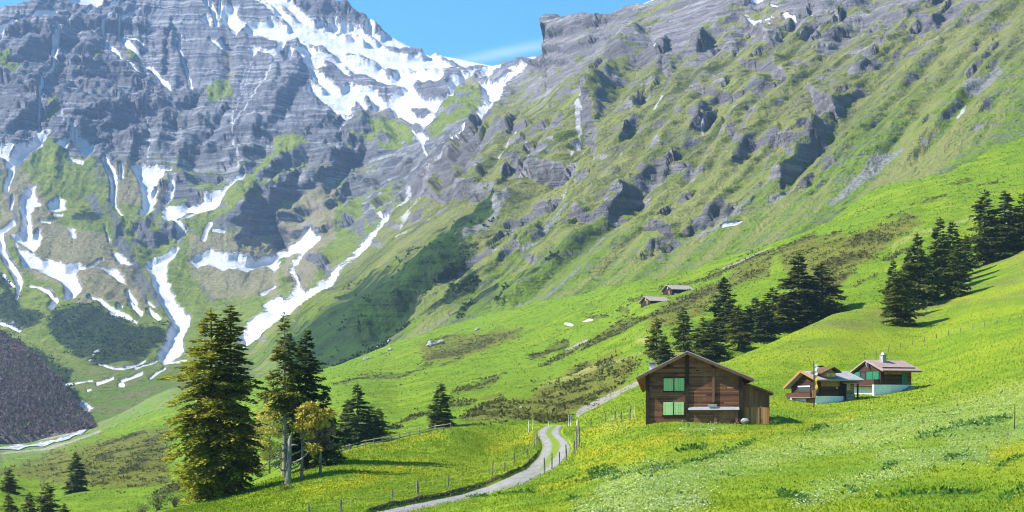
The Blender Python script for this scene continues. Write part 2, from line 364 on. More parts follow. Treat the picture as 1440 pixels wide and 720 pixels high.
STREAM = [([(337,148),(335,167),(329,187)],2),([(385,98),(375,119),(365,135),(358,150),(346,167),(333,192),(329,210),(338,235),(337,250)],2.2),([(354,92),(350,112),(344,133),(340,150)],1.8),([(208,175),(211,195),(214,215),(209,240)],2.4),
 ([(582,270),(577,282),(565,297),(557,303)],[4,6,6,4]),([(595,285),(585,302),(565,325)],2.2),([(642,225),(627,235),(618,245),(617,252)],1.8),([(345,108),(340,140)],2),([(88,172),(90,190)],2.5),([(128,517),(135,508),(142,503)],2),
 ([(727,192),(717,210),(705,230)],1.6),([(822,145),(823,170),(818,205),(806,225)],[3,6,3,2]),([(935,158),(922,175)],4),([(990,195),(988,185),(995,180)],3),([(747,215),(752,235)],3),([(800,280),(797,288)],5),([(565,345),(595,330),(625,312)],2),([(1335,50),(1312,66)],4),([(1358,168),(1348,185)],4)]
# ---------------------------------------------------------------- ground cover on the mountain
GRASS_P = [[(25,250),(70,205),(95,225),(130,235),(140,300),(100,295),(60,285),(30,262)],[(150,295),(165,315),(160,342),(145,318)],[(238,388),(258,358),(292,405),(315,445),(270,455),(246,423)],
 [(455,352),(490,365),(487,378),(448,378)],[(318,290),(338,272),(358,245),(385,220),(405,222),(400,250),(370,268),(345,297),(322,302)],[(62,352),(85,338),(103,365),(72,374)],[(108,402),(128,392),(150,410),(140,425),(116,420)],
 [(385,203),(425,203),(442,235),(412,248),(390,230)],[(68,150),(84,150),(82,180),(66,185)],[(0,85),(12,80),(36,110),(20,118),(0,105)],[(128,82),(146,80),(146,98),(130,100)],[(330,420),(380,395),(400,380),(412,400),(400,425),(350,440)],[(380,260),(430,290),(420,320),(390,310)],
 [(500,195),(560,178),(588,195),(590,215),(540,225),(500,240),(485,225)],[(640,140),(668,128),(688,150),(680,180),(650,195),(620,215),(612,195)],[(175,85),(190,85),(196,105),(180,100)],[(310,125),(325,122),(332,150),(300,160),(290,140)],[(170,240),(200,255),(195,290),(180,300),(170,280)]]
GRASS_S = [([(390,468),(425,442),(462,415),(522,375),(562,347),(605,322),(640,293)],12)]
TAN_P = [[(0,240),(40,250),(80,300),(100,330),(150,340),(200,400),(215,440),(120,440),(40,390),(0,330)],[(270,330),(400,330),(400,430),(300,440),(260,380)],[(395,270),(470,260),(480,350),(430,420),(400,400)],[(430,125),(500,185),(560,180),(545,165),(480,165)],[(150,240),(200,235),(240,260),(240,300),(150,300)],[(1045,30),(1110,30),(1115,55),(1060,55)],[(640,128),(668,120),(700,128),(680,140)],[(310,70),(330,75),(330,120),(318,110)]]
SCREE_S = [([(128,285),(138,312)],14),([(150,300),(166,325),(168,350),(190,382),(213,418),(224,445)],[6,12,18,15,11,8]),([(243,262),(228,290),(215,320),(190,350)],[9,10,8,14]),([(20,250),(10,275),(20,300),(25,320)],8),([(280,410),(300,435)],5),([(250,310),(268,298)],6),([(310,320),(340,318),(360,330)],22),
 ([(1095,206),(1083,225),(1075,255),(1070,275),(1060,292),(1040,307),(1020,322),(985,340)],[2.5,3,2,2,4,8,12,6]),([(1085,292),(1120,275)],10),([(1170,292),(1200,270),(1240,238),(1270,225)],[6,12,14,8]),([(1120,242),(1095,262),(1075,280)],3),([(1360,150),(1390,138),(1405,122)],14),([(640,360),(690,330),(720,300)],8),([(745,352),(760,348)],10),([(700,350),(712,338),(720,330)],10),([(800,300),(780,315),(760,335)],6),([(850,345),(830,360)],4),([(890,310),(870,330)],6),([(620,350),(590,372)],4),([(460,500),(490,478)],4),([(560,490),(610,462),(640,440)],2.5),([(820,380),(790,405),(762,425)],[4,5,2]),([(745,423),(722,434)],3),([(1000,85),(980,110)],14),([(200,225),(205,245)],14),([(190,400),(205,430)],8)]
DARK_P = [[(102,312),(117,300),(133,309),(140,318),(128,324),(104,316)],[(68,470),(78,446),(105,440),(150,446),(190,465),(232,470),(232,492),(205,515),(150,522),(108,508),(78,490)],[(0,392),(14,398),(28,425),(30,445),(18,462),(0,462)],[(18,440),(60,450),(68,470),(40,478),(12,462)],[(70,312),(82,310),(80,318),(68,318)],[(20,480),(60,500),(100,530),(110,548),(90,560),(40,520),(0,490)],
 [(395,520),(420,470),(470,440),(525,400),(575,375),(620,345),(660,320),(700,300),(705,315),(660,360),(620,395),(590,420),(545,470),(520,492),(470,516),(430,526)]]  # this last outline is the shaded flank, darkened by colour
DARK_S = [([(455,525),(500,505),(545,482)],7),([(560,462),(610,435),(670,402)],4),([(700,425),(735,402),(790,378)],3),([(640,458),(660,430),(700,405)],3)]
# ---------------------------------------------------------------- cliffs: line, half-width px
CLIFF = [([(848,101),(865,93),(880,92),(925,88)],8),([(846,126),(880,129),(900,124)],5),([(925,128),(936,105),(936,88)],7),([(943,99),(970,90),(1003,77)],7),([(830,165),(835,200)],11),([(846,170),(852,140)],4),([(785,156),(800,140),(812,130)],6),([(873,168),(888,168)],4),([(888,195),(898,176),(902,160)],8),([(920,148),(933,142)],5),([(988,178),(1005,152),(1017,140)],8),([(958,228),(975,207),(987,190)],12),
 ([(885,287),(905,263),(925,252),(940,250)],12),([(820,316),(835,318),(860,312),(882,298)],8),([(822,331),(830,327)],5),([(817,264),(827,258)],6),([(780,252),(792,246)],6),([(928,338),(942,344)],8),([(945,312),(965,299)],9),([(975,331),(990,321),(1022,307)],8),([(912,363),(932,357)],7),([(868,352),(880,341),(897,327)],5),
 ([(998,72),(1025,46),(1047,22)],9),([(1055,27),(1066,23)],5),([(1055,48),(1072,63)],8),([(1038,78),(1048,63)],7),([(1078,82),(1092,71)],9),([(1120,48),(1130,42)],8),([(1137,56),(1150,46),(1168,40)],7),([(1156,69),(1174,61)],8),([(1193,30),(1210,15),(1220,-4)],12),([(1172,28),(1180,22)],6),([(1122,87),(1130,83)],5),([(1143,86),(1152,82)],6),([(1066,106),(1085,111),(1094,120)],9),([(1053,145),(1082,137)],8),([(1030,150),(1044,129),(1051,117)],5),([(998,144),(1017,148)],8),([(1150,131),(1174,130)],4),([(1150,153),(1163,166),(1170,173)],8),([(1138,170),(1148,167)],6),([(1170,156),(1192,145)],5),([(1193,142),(1213,117),(1227,99)],9),
 ([(1028,203),(1052,196)],6),([(1046,187),(1054,182)],4),([(1063,215),(1090,211)],7),([(1110,209),(1140,212)],8),([(1128,192),(1141,183)],7),([(1014,225),(1031,218)],4),([(1040,235),(1048,230)],6),([(1083,248),(1097,246)],3),([(1138,267),(1150,256),(1167,247)],8),([(1147,277),(1154,272)],6),([(1160,226),(1187,207)],4),([(1177,250),(1186,246)],4),([(1213,188),(1224,180)],4),([(1000,313),(1015,312),(1033,309)],6),([(1062,291),(1071,279)],3),([(1183,300),(1198,298)],3),
 ([(1215,38),(1235,35),(1264,41)],7),([(1200,53),(1222,52)],5),([(1248,60),(1267,55)],5),([(1298,48),(1318,40),(1324,28)],8),([(1282,10),(1290,6)],6),([(1318,10),(1345,0),(1360,-8)],8),([(1331,20),(1354,28)],5),([(1373,25),(1395,16),(1412,5)],5),([(1363,38),(1380,35)],4),([(1408,43),(1424,39)],4),([(1378,76),(1397,67)],5),([(1373,120),(1388,105),(1397,93)],7),([(1393,116),(1422,103)],4),([(1427,94),(1434,92)],3),([(1340,82),(1360,72)],3),([(1308,124),(1322,106)],5),([(1246,132),(1260,126),(1280,122)],4),([(1305,191),(1315,184)],6),([(1373,193),(1402,186)],4),([(1386,168),(1394,161)],5),([(1225,156),(1238,153)],4),
 ([(720,327),(740,315),(768,303)],11),([(633,387),(655,373),(688,361)],9),([(710,364),(724,351)],6),([(718,324),(730,320)],6),([(763,260),(792,249)],8),([(816,318),(824,313)],6),
 ([(628,282),(650,282),(665,283)],9),([(625,262),(640,236)],10),([(648,236),(668,205)],10),([(675,280),(700,276),(735,254)],10),([(690,250),(705,218),(716,196)],10),([(722,250),(745,225)],10),([(745,205),(770,190)],8),([(668,205),(700,192),(735,190)],7),([(616,290),(608,300)],6),([(575,280),(600,262)],7),([(545,290),(560,272)],8),([(590,312),(610,303)],6),([(560,325),(610,310),(632,305)],4),
 # far mountain
 ([(22,60),(55,55),(60,62)],9),([(40,85),(68,75)],12),([(105,43),(130,47)],7),([(148,50),(160,46)],6),([(172,48),(195,50)],6),([(82,91),(128,89)],5),([(85,100),(110,108)],8),([(125,105),(155,112),(190,130)],10),([(35,185),(55,175)],10),([(120,125),(150,140)],9),([(120,195),(145,190)],10),([(150,175),(190,172)],12),([(155,205),(180,210)],10),([(205,170),(245,178),(262,165)],10),([(232,100),(240,85),(238,60)],6),([(258,182),(282,185)],7),([(268,228),(290,225)],8),([(285,235),(305,240)],8),([(245,270),(275,277)],9),([(330,205),(360,203)],6),([(270,262),(300,255)],7),([(360,265),(380,258)],5),([(362,305),(380,300),(400,275)],13),([(380,300),(395,330)],10),([(398,318),(415,313)],7),([(345,295),(352,285)],7),([(200,335),(215,345),(240,335)],9),([(340,335),(350,330)],6),([(395,345),(412,335)],7),([(190,225),(198,212)],7),
 ([(400,245),(432,228),(450,240)],9),([(415,275),(440,262)],10),([(470,250),(490,240),(505,228)],9),([(485,275),(505,268)],8),([(510,220),(540,215)],8),([(440,190),(470,185)],6),([(485,205),(520,202)],7),([(505,230),(535,226)],7),([(465,330),(490,322)],7),([(510,325),(530,312)],7),([(490,280),(520,270)],7),([(540,262),(560,245)],7),([(560,255),(580,240)],7),([(430,300),(460,296)],6),([(460,385),(445,378)],5),([(425,395),(455,385)],9),([(330,240),(360,225)],5),([(15,130),(35,140)],10),([(0,150),(25,165)],9),([(60,205),(40,210)],3),([(300,190),(312,175)],6),
 ([(775,50),(800,50),(835,42)],8),([(772,72),(800,78),(830,66)],7),([(765,95),(790,92)],7),([(840,40),(870,30),(890,22)],6),([(420,10),(450,22),(480,28)],8),([(470,35),(500,42),(520,48)],6),([(590,140),(625,142)],6),([(650,150),(680,160)],5),([(640,170),(670,175)],5)]

RIBS = [([(1235,0),(1150,95),(1085,170),(1040,235),(985,300),(930,355)],9,9),([(1330,-10),(1240,110),(1165,200),(1110,265)],9,9),([(1440,-5),(1350,95),(1290,170),(1230,240)],8,7),([(1000,75),(940,170),(880,245),(820,320),(760,370)],10,10),([(1060,25),(1005,110),(950,200),(895,280),(800,370),(720,425)],9,9),([(905,65),(850,150),(800,220),(740,285),(660,350),(590,410),(520,462)],12,13),
 ([(1180,5),(1110,90),(1050,170),(1000,250)],7,7),([(1290,30),(1215,130),(1150,215),(1090,285)],6,6),([(1400,-10),(1320,80),(1255,160),(1195,225)],6,6),([(1480,20),(1400,110),(1330,190),(1290,228)],7,6),([(950,110),(900,190),(850,255),(800,305),(740,350)],6,6),([(1020,180),(960,265),(900,335),(840,385)],6,6),([(1100,200),(1045,270),(1000,322)],5,5),
 ([(640,420),(700,375),(760,330)],9,7),([(870,110),(820,180),(780,225)],6,6),
 ([(432,95),(402,150),(376,200),(350,245)],10,12),([(318,75),(312,130),(296,180),(262,235)],9,10),([(400,92),(384,150),(362,205)],6,6),([(520,195),(475,255),(430,285),(400,330)],10,9),([(96,60),(70,120),(40,180)],10,9),([(205,60),(190,130),(160,190)],9,8),([(560,210),(530,260),(500,310)],9,8),([(262,100),(246,150),(232,215)],8,7),([(680,140),(655,190),(625,225)],9,9)]
# ================================================================ MOUNTAIN
sheetM = Sheet(MT, 2e-3); sheet1 = Sheet(S1PTS, 1.5e-3); sheet2 = Sheet(S2PTS, 6e-4)

def add_skirt(P, n, dy, dz):
    """carry the far edge over the crest and down behind it"""
    e = P[-1]; rows = []
    d = e.copy(); d[:, 2] = 0; d /= np.linalg.norm(d, axis=1)[:, None]
    for k in range(1, n + 1):
        rows.append(e + d * dy * k + np.array([0, 0, -1.0]) * dz * k * (0.4 + .25 * k))
    return np.concatenate([P, np.stack(rows)], 0)

def ext(A, n): return np.concatenate([A, np.repeat(A[-1:], n, 0)], 0)

def build_mountain():
    cols = columns(-330, 1770, 1.45)
    t = np.linspace(0, 1, 430)[:, None]
    GX = np.broadcast_to(cols[None], (len(t), len(cols))).copy()
    b = poly_y(S2CREST, cols) + 40; s = poly_y(SKY, cols)
    kk = np.exp(-(np.arange(-60, 61) / 24.0) ** 2); kk /= kk.sum()
    ss = np.convolve(np.pad(s, 60, 'edge'), kk, 'valid')          # lower rows follow the smoothed skyline
    tb = sstep(.72, 1.0, t)
    GY = (b[None] + (ss - b)[None] * t) * (1 - tb) + (b[None] + (s - b)[None] * t) * tb
    P = W(GX, GY, sheetM.Y(GX, GY))
    N = blur(grid_normals(P), 12); N /= np.linalg.norm(N, axis=2)[..., None]
    x, y, z = P[..., 0], P[..., 1], P[..., 2]
    Yd = y.copy()
    # which side of the gorge
    gl = np.array([(20,775),(100,760),(190,690),(245,620),(280,580),(350,530),(400,470),(455,400),(480,345),(700,330)], float)
    xg = np.interp(GY, gl[:, 0], gl[:, 1]); R = sstep(-18, 18, GX - xg)
    cliffmass = sstep(0, 20, GX - 700) * sstep(20, 0, GY - (poly_y([(690,190),(760,135),(850,92),(905,58),(1000,0),(1100,-80),(1200,-160)], GX)))
    # warped lookup coordinates: ragged outlines of snow and cover
    wx = fbm(x / 45, y / 60, z / 45, 5, .6) * 5.0; wy = fbm(x / 45 + 31, y / 60, z / 45, 5, .6) * 4.0
    HX, HYY = GX + wx, GY + wy
    snow = np.full(GX.shape, -30.0)
    for p in SNOW_POLY: sdf_poly(HX, HYY, snow, p, cols)
    for p in SNOW_HOLE: sdf_poly(HX, HYY, snow, p, cols, sign=-1)
    for p, w in SNOW_HOLE_ST:
        h = np.full(GX.shape, -30.0); sdf_stroke(HX, HYY, h, p, w, cols); snow = np.minimum(snow, -h)
    strm = np.full(GX.shape, -30.0)
    for p, w in STREAM: sdf_stroke(HX, HYY, strm, p, w, cols)
    def field(polys=(), strokes=()):
        f = np.full(GX.shape, -30.0)
        for p in polys: sdf_poly(HX, HYY, f, p, cols)
        for p, w in strokes: sdf_stroke(HX, HYY, f, p, w, cols)
        return f
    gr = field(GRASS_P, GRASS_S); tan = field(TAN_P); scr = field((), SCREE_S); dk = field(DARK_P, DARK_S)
    cl = np.full(GX.shape, -30.0)
    snow2 = np.full(GX.shape, -30.0); H2X, H2Y = GX + .55 * wx, GY + .4 * wy
    for p, w in SNOW_ST: sdf_stroke(H2X, H2Y, snow2, p, np.array(w) * (.7 if p[0][1] > 505 else 1.15), cols)
    # ---- relief
    low = sstep(470, 560, GY) * (1 - R)                     # valley floor
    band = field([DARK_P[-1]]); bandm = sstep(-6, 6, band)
    nearfoot = R * sstep(60, 0, (poly_y(S2CREST, GX) - GY) ) 
    upleft = (1 - R) * sstep(300, 180, GY + 12 * fbm(x / 120, y / 120, z / 120, 3))
    rock_amp = (1 - R) * (.55 + .45 * upleft) + R * .46
    rock_amp = rock_amp * (1 - .75 * low) * (1 - .6 * bandm) * (1 - .8 * nearfoot)
    sn = sstep(-3, 6, np.maximum(snow, snow2))
    q = np.where(R > .5, .72 * x - .69 * y, x + .15 * y); dwn = np.where(R > .5, .69 * x + .72 * y, z)
    qw = q + 22 * fbm(x / 160, y / 160, z / 160, 3)
    g1 = ridged(qw / 150, dwn / 1100, z / 900, 2); g2 = ridged(qw / 52, dwn / 420 + 9, z / 380, 3); g3 = ridged(qw / 20, dwn / 260, z / 300 + 4, 3)
    disp = ((17 - 2 * R) * g1 + (8.5 + .5 * R) * g2 + (3.2 + 3.4 * R) * g3) * rock_amp * (1 - .82 * sn)
    g4 = ridged(qw / 8.5, dwn / 110, z / 120 + 4, 2); disp += (.8 + 1.5 * R) * g4 * rock_amp * (1 - .9 * sn)
    disp += 1.9 * ridged(x / 13, y / 13, z / 9, 4, .65) * np.maximum(rock_amp, .3) * (1 - .85 * sn) * (1 - .6 * nearfoot)
    disp += 9 * fbm(x / 130, y / 130, z / 110, 4) * rock_amp * (1 - .55 * R)
    rd = ridged(x / 46, y / 46, z / 38, 5)
    disp += 6.5 * rd * rock_amp * (1 - .8 * sn) * (1 - .8 * R)
    # strata: ledges stepping out of the slope
    zz = z + .10 * x + 9 * fbm(x / 170, y / 170, z / 90, 3)
    for per, am in ((46, 4.5), (19, 2.2), (8.5, 1.0)):
        f = np.mod(zz / per + .4 * fbm(x / 90, y / 90, z / 200, 2), 1.0)
        saw = np.where(f < .72, f / .72, (1 - f) / .28) - .5
        gate = sstep(-.15, .35, fbm(x / 85 + per, y / 85, z / 40, 3))
        disp += am * saw * gate * rock_amp * (1 - .9 * sn) * (1.25 + .25 * R)
    CXX = HX + 6.5 * fbm(x / 19, y / 19, z / 17, 5, .6) + 3 * fbm(x / 60 + 4, y / 60, z / 60, 2); CYY = HYY + 6.5 * fbm(x / 17 + 50, y / 17, z / 10, 5, .6)
    cn = .55 + .9 * sstep(-.4, .4, fbm(x / 28, y / 28, z / 20 + 40, 3))
    # the named cliffs: a step in the slope along each line
    for pts, hw in CLIFF:
        pts = sorted(pts); p = np.array(pts, float)
        i0 = np.searchsorted(cols, p[:, 0].min() - 4 * hw); i1 = np.searchsorted(cols, p[:, 0].max() + 4 * hw)
        X = CXX[:, i0:i1]; Yp = CYY[:, i0:i1]
        best = np.full(X.shape, 1e9); sg = np.zeros(X.shape)
        for a, bb in zip(p[:-1], p[1:]):
            d = bb - a; L = max(np.hypot(*d), 1e-3)
            tt = np.clip(((X - a[0]) * d[0] + (Yp - a[1]) * d[1]) / L ** 2, 0, 1)
            dist = np.hypot(X - a[0] - tt * d[0], Yp - a[1] - tt * d[1])
            sd = -((Yp - a[1]) * d[0] - (X - a[0]) * d[1]) / L      # + above the line
            m = dist < best; best = np.where(m, dist, best); sg = np.where(m, sd, sg)
        sd = np.sign(sg) * best
        am = .95 * hw * Yd[:, i0:i1] / F
        lat = best - np.abs(sg)                                   # beyond the ends
        prof = np.tanh(sd / (.55 * hw)) * np.exp(-(best / (2.4 * hw)) ** 2)
        disp[:, i0:i1] += am * prof * (1.05 if hw > 6.5 or p[0, 0] < 560 else .6) * cn[:, i0:i1]
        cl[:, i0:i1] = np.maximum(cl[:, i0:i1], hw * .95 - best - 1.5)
    for pts, hw, A in RIBS:
        p = np.array(sorted(pts, key=lambda a: a[0]), float)
        i0 = np.searchsorted(cols, p[:, 0].min() - 4 * hw); i1 = np.searchsorted(cols, p[:, 0].max() + 4 * hw)
        X = HX[:, i0:i1] + 4 * cn[:, i0:i1]; Yp = CYY[:, i0:i1]; best = np.full(X.shape, 1e9); sg = np.zeros(X.shape); endf = np.zeros(X.shape)
        for a, bb in zip(p[:-1], p[1:]):
            d = bb - a; L = max(np.hypot(*d), 1e-3)
            tt = np.clip(((X - a[0]) * d[0] + (Yp - a[1]) * d[1]) / L ** 2, 0, 1)
            dist = np.hypot(X - a[0] - tt * d[0], Yp - a[1] - tt * d[1])
            sd = -((Yp - a[1]) * d[0] - (X - a[0]) * d[1]) / L
            m = dist < best; best = np.where(m, dist, best); sg = np.where(m, sd, sg)
        sd = np.sign(sg) * best
        lat = np.exp(-(np.maximum(best - np.abs(sg), 0) / hw) ** 2)
        prof = np.exp(-((sd - .3 * hw) / (1.5 * hw)) ** 2) - .85 * np.exp(-((sd + 1.25 * hw) / hw) ** 2)
        disp[:, i0:i1] += A * (.85 if p[0, 0] < 560 else .55) * prof * (.3 + .8 * cn[:, i0:i1]) * lat
    edge = sstep(0, .02, 1 - t) * sstep(0, .03, t)
    disp = disp * (.25 + .75 * edge)
    disp[-1] = disp[-1] * .5
    # cliff block at the skyline: horizontal courses
    disp += cliffmass * 5 * (np.mod(z / 26 + .3 * fbm(x / 60, y / 60, 0 * z, 2), 1) - .5)
    dirv = N * .8 + np.array([0, -.35, .1]); dirv /= np.linalg.norm(dirv, axis=2)[..., None]
    Q = P + dirv * disp[..., None]
    n1 = grid_normals(blur(Q, 1)); n2 = grid_normals(blur(Q, 6))
    steep = .55 * n1[..., 2] + .45 * n2[..., 2]
    nz = fbm(Q[..., 0] / 40, Q[..., 1] / 40, Q[..., 2] / 18, 5)
    # ---- cover fields
    g = sstep(.50, .74, steep + .16 * nz)
    gl_ = g * .18 + .1 * sstep(.1, .5, nz)                       # upper far mountain: nearly bare
    gm_ = sstep(.48, .72, steep + .3 * nz - .06)
    left = upleft * gl_ + (1 - upleft) * gm_ * .75
    grass = (1 - R) * left + R * sstep(.47, .68, steep + .26 * nz)
    grass = np.maximum(grass, sstep(-5, 6, gr + 5 * nz) * sstep(.38, .6, steep))
    bare = R * sstep(.05, .5, .45 * ridged(qw / 75 + 3, dwn / 520, z / 700, 3) + .6 * fbm(x / 60, y / 60, z / 14 + 9, 4) + .34 * sstep(130, -20, GY - .12 * (1440 - GX)) - .28)
    ft = sstep(170, 60, poly_y(S2CREST, GX) - GY) * R
    bare *= 1 - ft
    grass = grass * (1 - .75 * bare) * (1 - .16 * R * (1 - ft)); grass = np.maximum(grass, ft * sstep(.45, .65, steep) * (1 - sstep(-3, 3, cl + 7 * nz) * sstep(.86, .62, steep)) * 1.3)
    barep = np.full(GX.shape, -30.0)
    for pp in ([(915,60),(960,18),(1010,0),(1000,40),(960,85),(930,108)],[(960,-20),(1040,-20),(1045,20),(1000,50),(975,60)],[(1095,20),(1160,-10),(1180,-20),(1170,30),(1110,45)]): sdf_poly(HX, HYY, barep, pp, cols)
    grass *= 1 - .9 * sstep(-4, 5, barep + 4 * nz)
    grass = np.maximum(grass, low * .9)
    grass = np.where(cliffmass > .5, grass * sstep(.62, .75, steep) * .8, grass)
    grass *= 1 - sstep(-3, 3, cl + 7 * nz) * sstep(.86, .62, steep)
    grass = np.maximum(grass, bandm * sstep(.4, .6, steep) * .9); grass = np.maximum(grass, nearfoot)
    tanf = sstep(-6, 8, tan + 10 * fbm(x / 60, y / 60, z / 60, 3)) * sstep(.35, .6, steep)
    yel = R * sstep(.55, .9, n2[..., 2] + .25 * fbm(x / 90, y / 90, z / 90, 3)) * (1 - nearfoot)
    foot = R * sstep(150, 20, poly_y(S2CREST, GX) - GY)
    lowm = low
    K = 7
    Q = add_skirt(Q, K, 26, 14)
    me = raw_mesh('mountain', Q.reshape(-1, 3), grid_faces(*Q.shape[:2]), True)
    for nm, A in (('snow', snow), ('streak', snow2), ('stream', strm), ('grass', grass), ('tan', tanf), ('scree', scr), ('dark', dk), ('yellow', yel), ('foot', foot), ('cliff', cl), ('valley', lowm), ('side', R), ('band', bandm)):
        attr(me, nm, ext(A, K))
    global MTN; MTN = dict(P=Q[:-K], dark=dk, band=bandm, R=R)
    return me

def mat_mountain():
    T = NT('mountain'); p = T.pos()
    nA = T.noise(p, .16, 8, .68); nB = T.noise(p, .045, 6, .62); nC = T.noise(p, .012, 4, .55); nF = T.noise(p, .5, 3, .6)
    # rock: bedded grey limestone, lilac to buff
    strat = T.noise(T.map(p, (.006, .006, .16), rot=(.06, .04, 0)), 1.0, 6, .6, .4)
    rock = T.ramp(strat, [(.28, (.12, .117, .14)), (.42, (.19, .18, .205)), (.54, (.275, .262, .285)), (.68, (.42, .40, .41))])
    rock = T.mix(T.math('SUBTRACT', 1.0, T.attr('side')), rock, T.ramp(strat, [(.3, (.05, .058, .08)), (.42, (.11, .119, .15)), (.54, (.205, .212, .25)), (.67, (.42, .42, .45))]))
    rock = T.mix(T.rng(nB, .42, .70, 0, .7), rock, (.16, .14, .12))
    rock = T.mix(T.math('MULTIPLY', T.rng(nA, .5, .72), .45), rock, (.34, .325, .33))
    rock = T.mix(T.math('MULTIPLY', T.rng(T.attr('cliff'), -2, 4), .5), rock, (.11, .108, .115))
    # grass: alpine turf, straw to green
    gcol = T.mix(T.rng(nB, .35, .65), (.15, .21, .028), (.24, .275, .045))
    gcol = T.mix(T.math('MULTIPLY', T.attr('yellow'), T.rng(nC, .3, .6, .4, 1)), gcol, (.225, .235, .065))
    gcol = T.mix(T.math('MULTIPLY', T.attr('foot'), .85), gcol, T.mix(nB, (.14, .25, .018), (.21, .32, .025)))
    gcol = T.mix(T.math('MULTIPLY', T.attr('valley'), .8), gcol, T.mix(T.rng(nB, .4, .6), (.12, .2, .03), (.17, .16, .085)))
    gcol = T.mix(T.rng(nA, .52, .68), gcol, (.06, .075, .026))
    lg = T.noise(T.map(p, (.03, .03, .5), rot=(.05, .03, 0)), 1.0, 5, .68, .5)
    gcol = T.mix(T.math('MULTIPLY', T.rng(lg, .47, .62), T.math('MULTIPLY', T.attr('side'), .8)), gcol, (.175, .168, .16))
    gf = T.math('ADD', T.attr('grass'), T.math('MULTIPLY', T.math('SUBTRACT', nA, .5), 1.7))
    gf = T.math('ADD', gf, T.math('MULTIPLY', T.math('SUBTRACT', nF, .5), .5))
    fl = T.map(T.map(p, rot=(0, 0, math.radians(43.8))), (.055, .0065, .004))
    nS = T.noise(fl, 1.0, 6, .65, .3)
    gcol = T.mix(T.math('MULTIPLY', T.attr('side'), T.rng(nS, .48, .62)), gcol, T.mix(nA, (.22, .24, .07), (.31, .31, .11)))
    gcol = T.mix(T.math('MULTIPLY', T.attr('side'), T.rng(nS, .5, .36, 0, .7)), gcol, (.075, .1, .03))
    gf = T.math('ADD', gf, T.math('MULTIPLY', T.attr('side'), T.math('MULTIPLY', T.math('SUBTRACT', T.noise(fl, 2.6, 5, .7), .5), .9)))
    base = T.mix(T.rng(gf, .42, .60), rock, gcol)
    # dry last-year turf round the melting snow
    tf = T.math('ADD', T.attr('tan'), T.math('MULTIPLY', T.math('SUBTRACT', nB, .5), 2.0))
    tcol = T.mix(T.rng(nA, .38, .62), (.33, .265, .20), (.24, .22, .11))
    base = T.mix(T.math('MULTIPLY', T.rng(tf, .45, .9), .8), base, tcol)
    # scree and gravel
    sf = T.math('ADD', T.attr('scree'), T.math('MULTIPLY', T.math('SUBTRACT', nA, .5), 9.0))
    scol = T.mix(T.rng(nF, .35, .65), (.2, .195, .205), (.36, .345, .345))
    scol = T.mix(T.math('SUBTRACT', 1.0, T.attr('side')), scol, T.mix(nF, (.12, .12, .135), (.21, .205, .22)))
    base = T.mix(T.math('MULTIPLY', T.rng(sf, -1.5, 2.5), .85), base, scol)
    # low alder and dwarf pine; in the band, slope shade painted as dark green
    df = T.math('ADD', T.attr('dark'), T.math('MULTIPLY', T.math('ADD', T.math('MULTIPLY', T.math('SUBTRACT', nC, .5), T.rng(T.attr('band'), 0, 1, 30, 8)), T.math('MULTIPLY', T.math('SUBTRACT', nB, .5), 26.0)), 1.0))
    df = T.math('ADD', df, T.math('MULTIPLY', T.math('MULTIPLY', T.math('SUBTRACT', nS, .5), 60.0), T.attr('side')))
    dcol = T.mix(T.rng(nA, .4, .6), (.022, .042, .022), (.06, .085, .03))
    dcol = T.mix(T.attr('band'), dcol, T.mix(T.rng(nB, .35, .65), (.035, .06, .03), (.05, .1, .022)))  # band: shade of the flank put into the green
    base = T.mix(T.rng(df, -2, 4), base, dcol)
    # water threads and snow
    wf = T.math('ADD', T.attr('stream'), T.math('MULTIPLY', T.math('SUBTRACT', nA, .5), 5.0))
    wf = T.math('ADD', wf, T.math('MULTIPLY', T.math('SUBTRACT', nB, .5), 7.0))
    base = T.mix(T.math('MULTIPLY', T.rng(wf, -.6, 1.0), .8), base, (.58, .57, .62))
    nD = T.noise(p, .02, 3, .6)
    e1 = T.math('MULTIPLY', T.math('SUBTRACT', nA, .5), 11.0); e2 = T.math('MULTIPLY', T.math('SUBTRACT', nB, .5), 9.0); e3 = T.math('MULTIPLY', T.math('SUBTRACT', nF, .5), 5.0)
    sn = T.math('ADD', T.math('ADD', T.attr('snow'), 1.2), T.math('ADD', e1, T.math('ADD', e2, e3)))
    s2 = T.math('ADD', T.math('ADD', T.attr('streak'), .35), T.math('MULTIPLY', T.math('ADD', e1, T.math('ADD', e2, e3)), .32))
    snf = T.math('MAXIMUM', T.rng(sn, -1.5, 1.7), T.math('MULTIPLY', T.rng(s2, -.5, .9), .95))
    dirt = T.rng(T.noise(T.map(p, (.05, .02, .05)), 1.0, 5, .65), .52, .75)
    scol2 = T.mix(T.math('MULTIPLY', dirt, T.rng(T.math('ADD', T.attr('valley'), 0), 0, 1, .45, .85)), T.mix(T.rng(nD, .35, .65), (.66, .67, .70), (.52, .52, .57)), (.38, .355, .34))
    base = T.mix(snf, base, scol2)
    h = T.math('ADD', T.math('MULTIPLY', nA, 2.2), T.math('MULTIPLY', strat, 2.4))
    h = T.math('ADD', h, T.math('MULTIPLY', nF, .9))
    h = T.math('MULTIPLY', h, T.rng(snf, 0, 1, 1, .4))
    nrm = T.bump(h, 1.0, 3.6)
    return T.out(base, .95, nrm, .05)

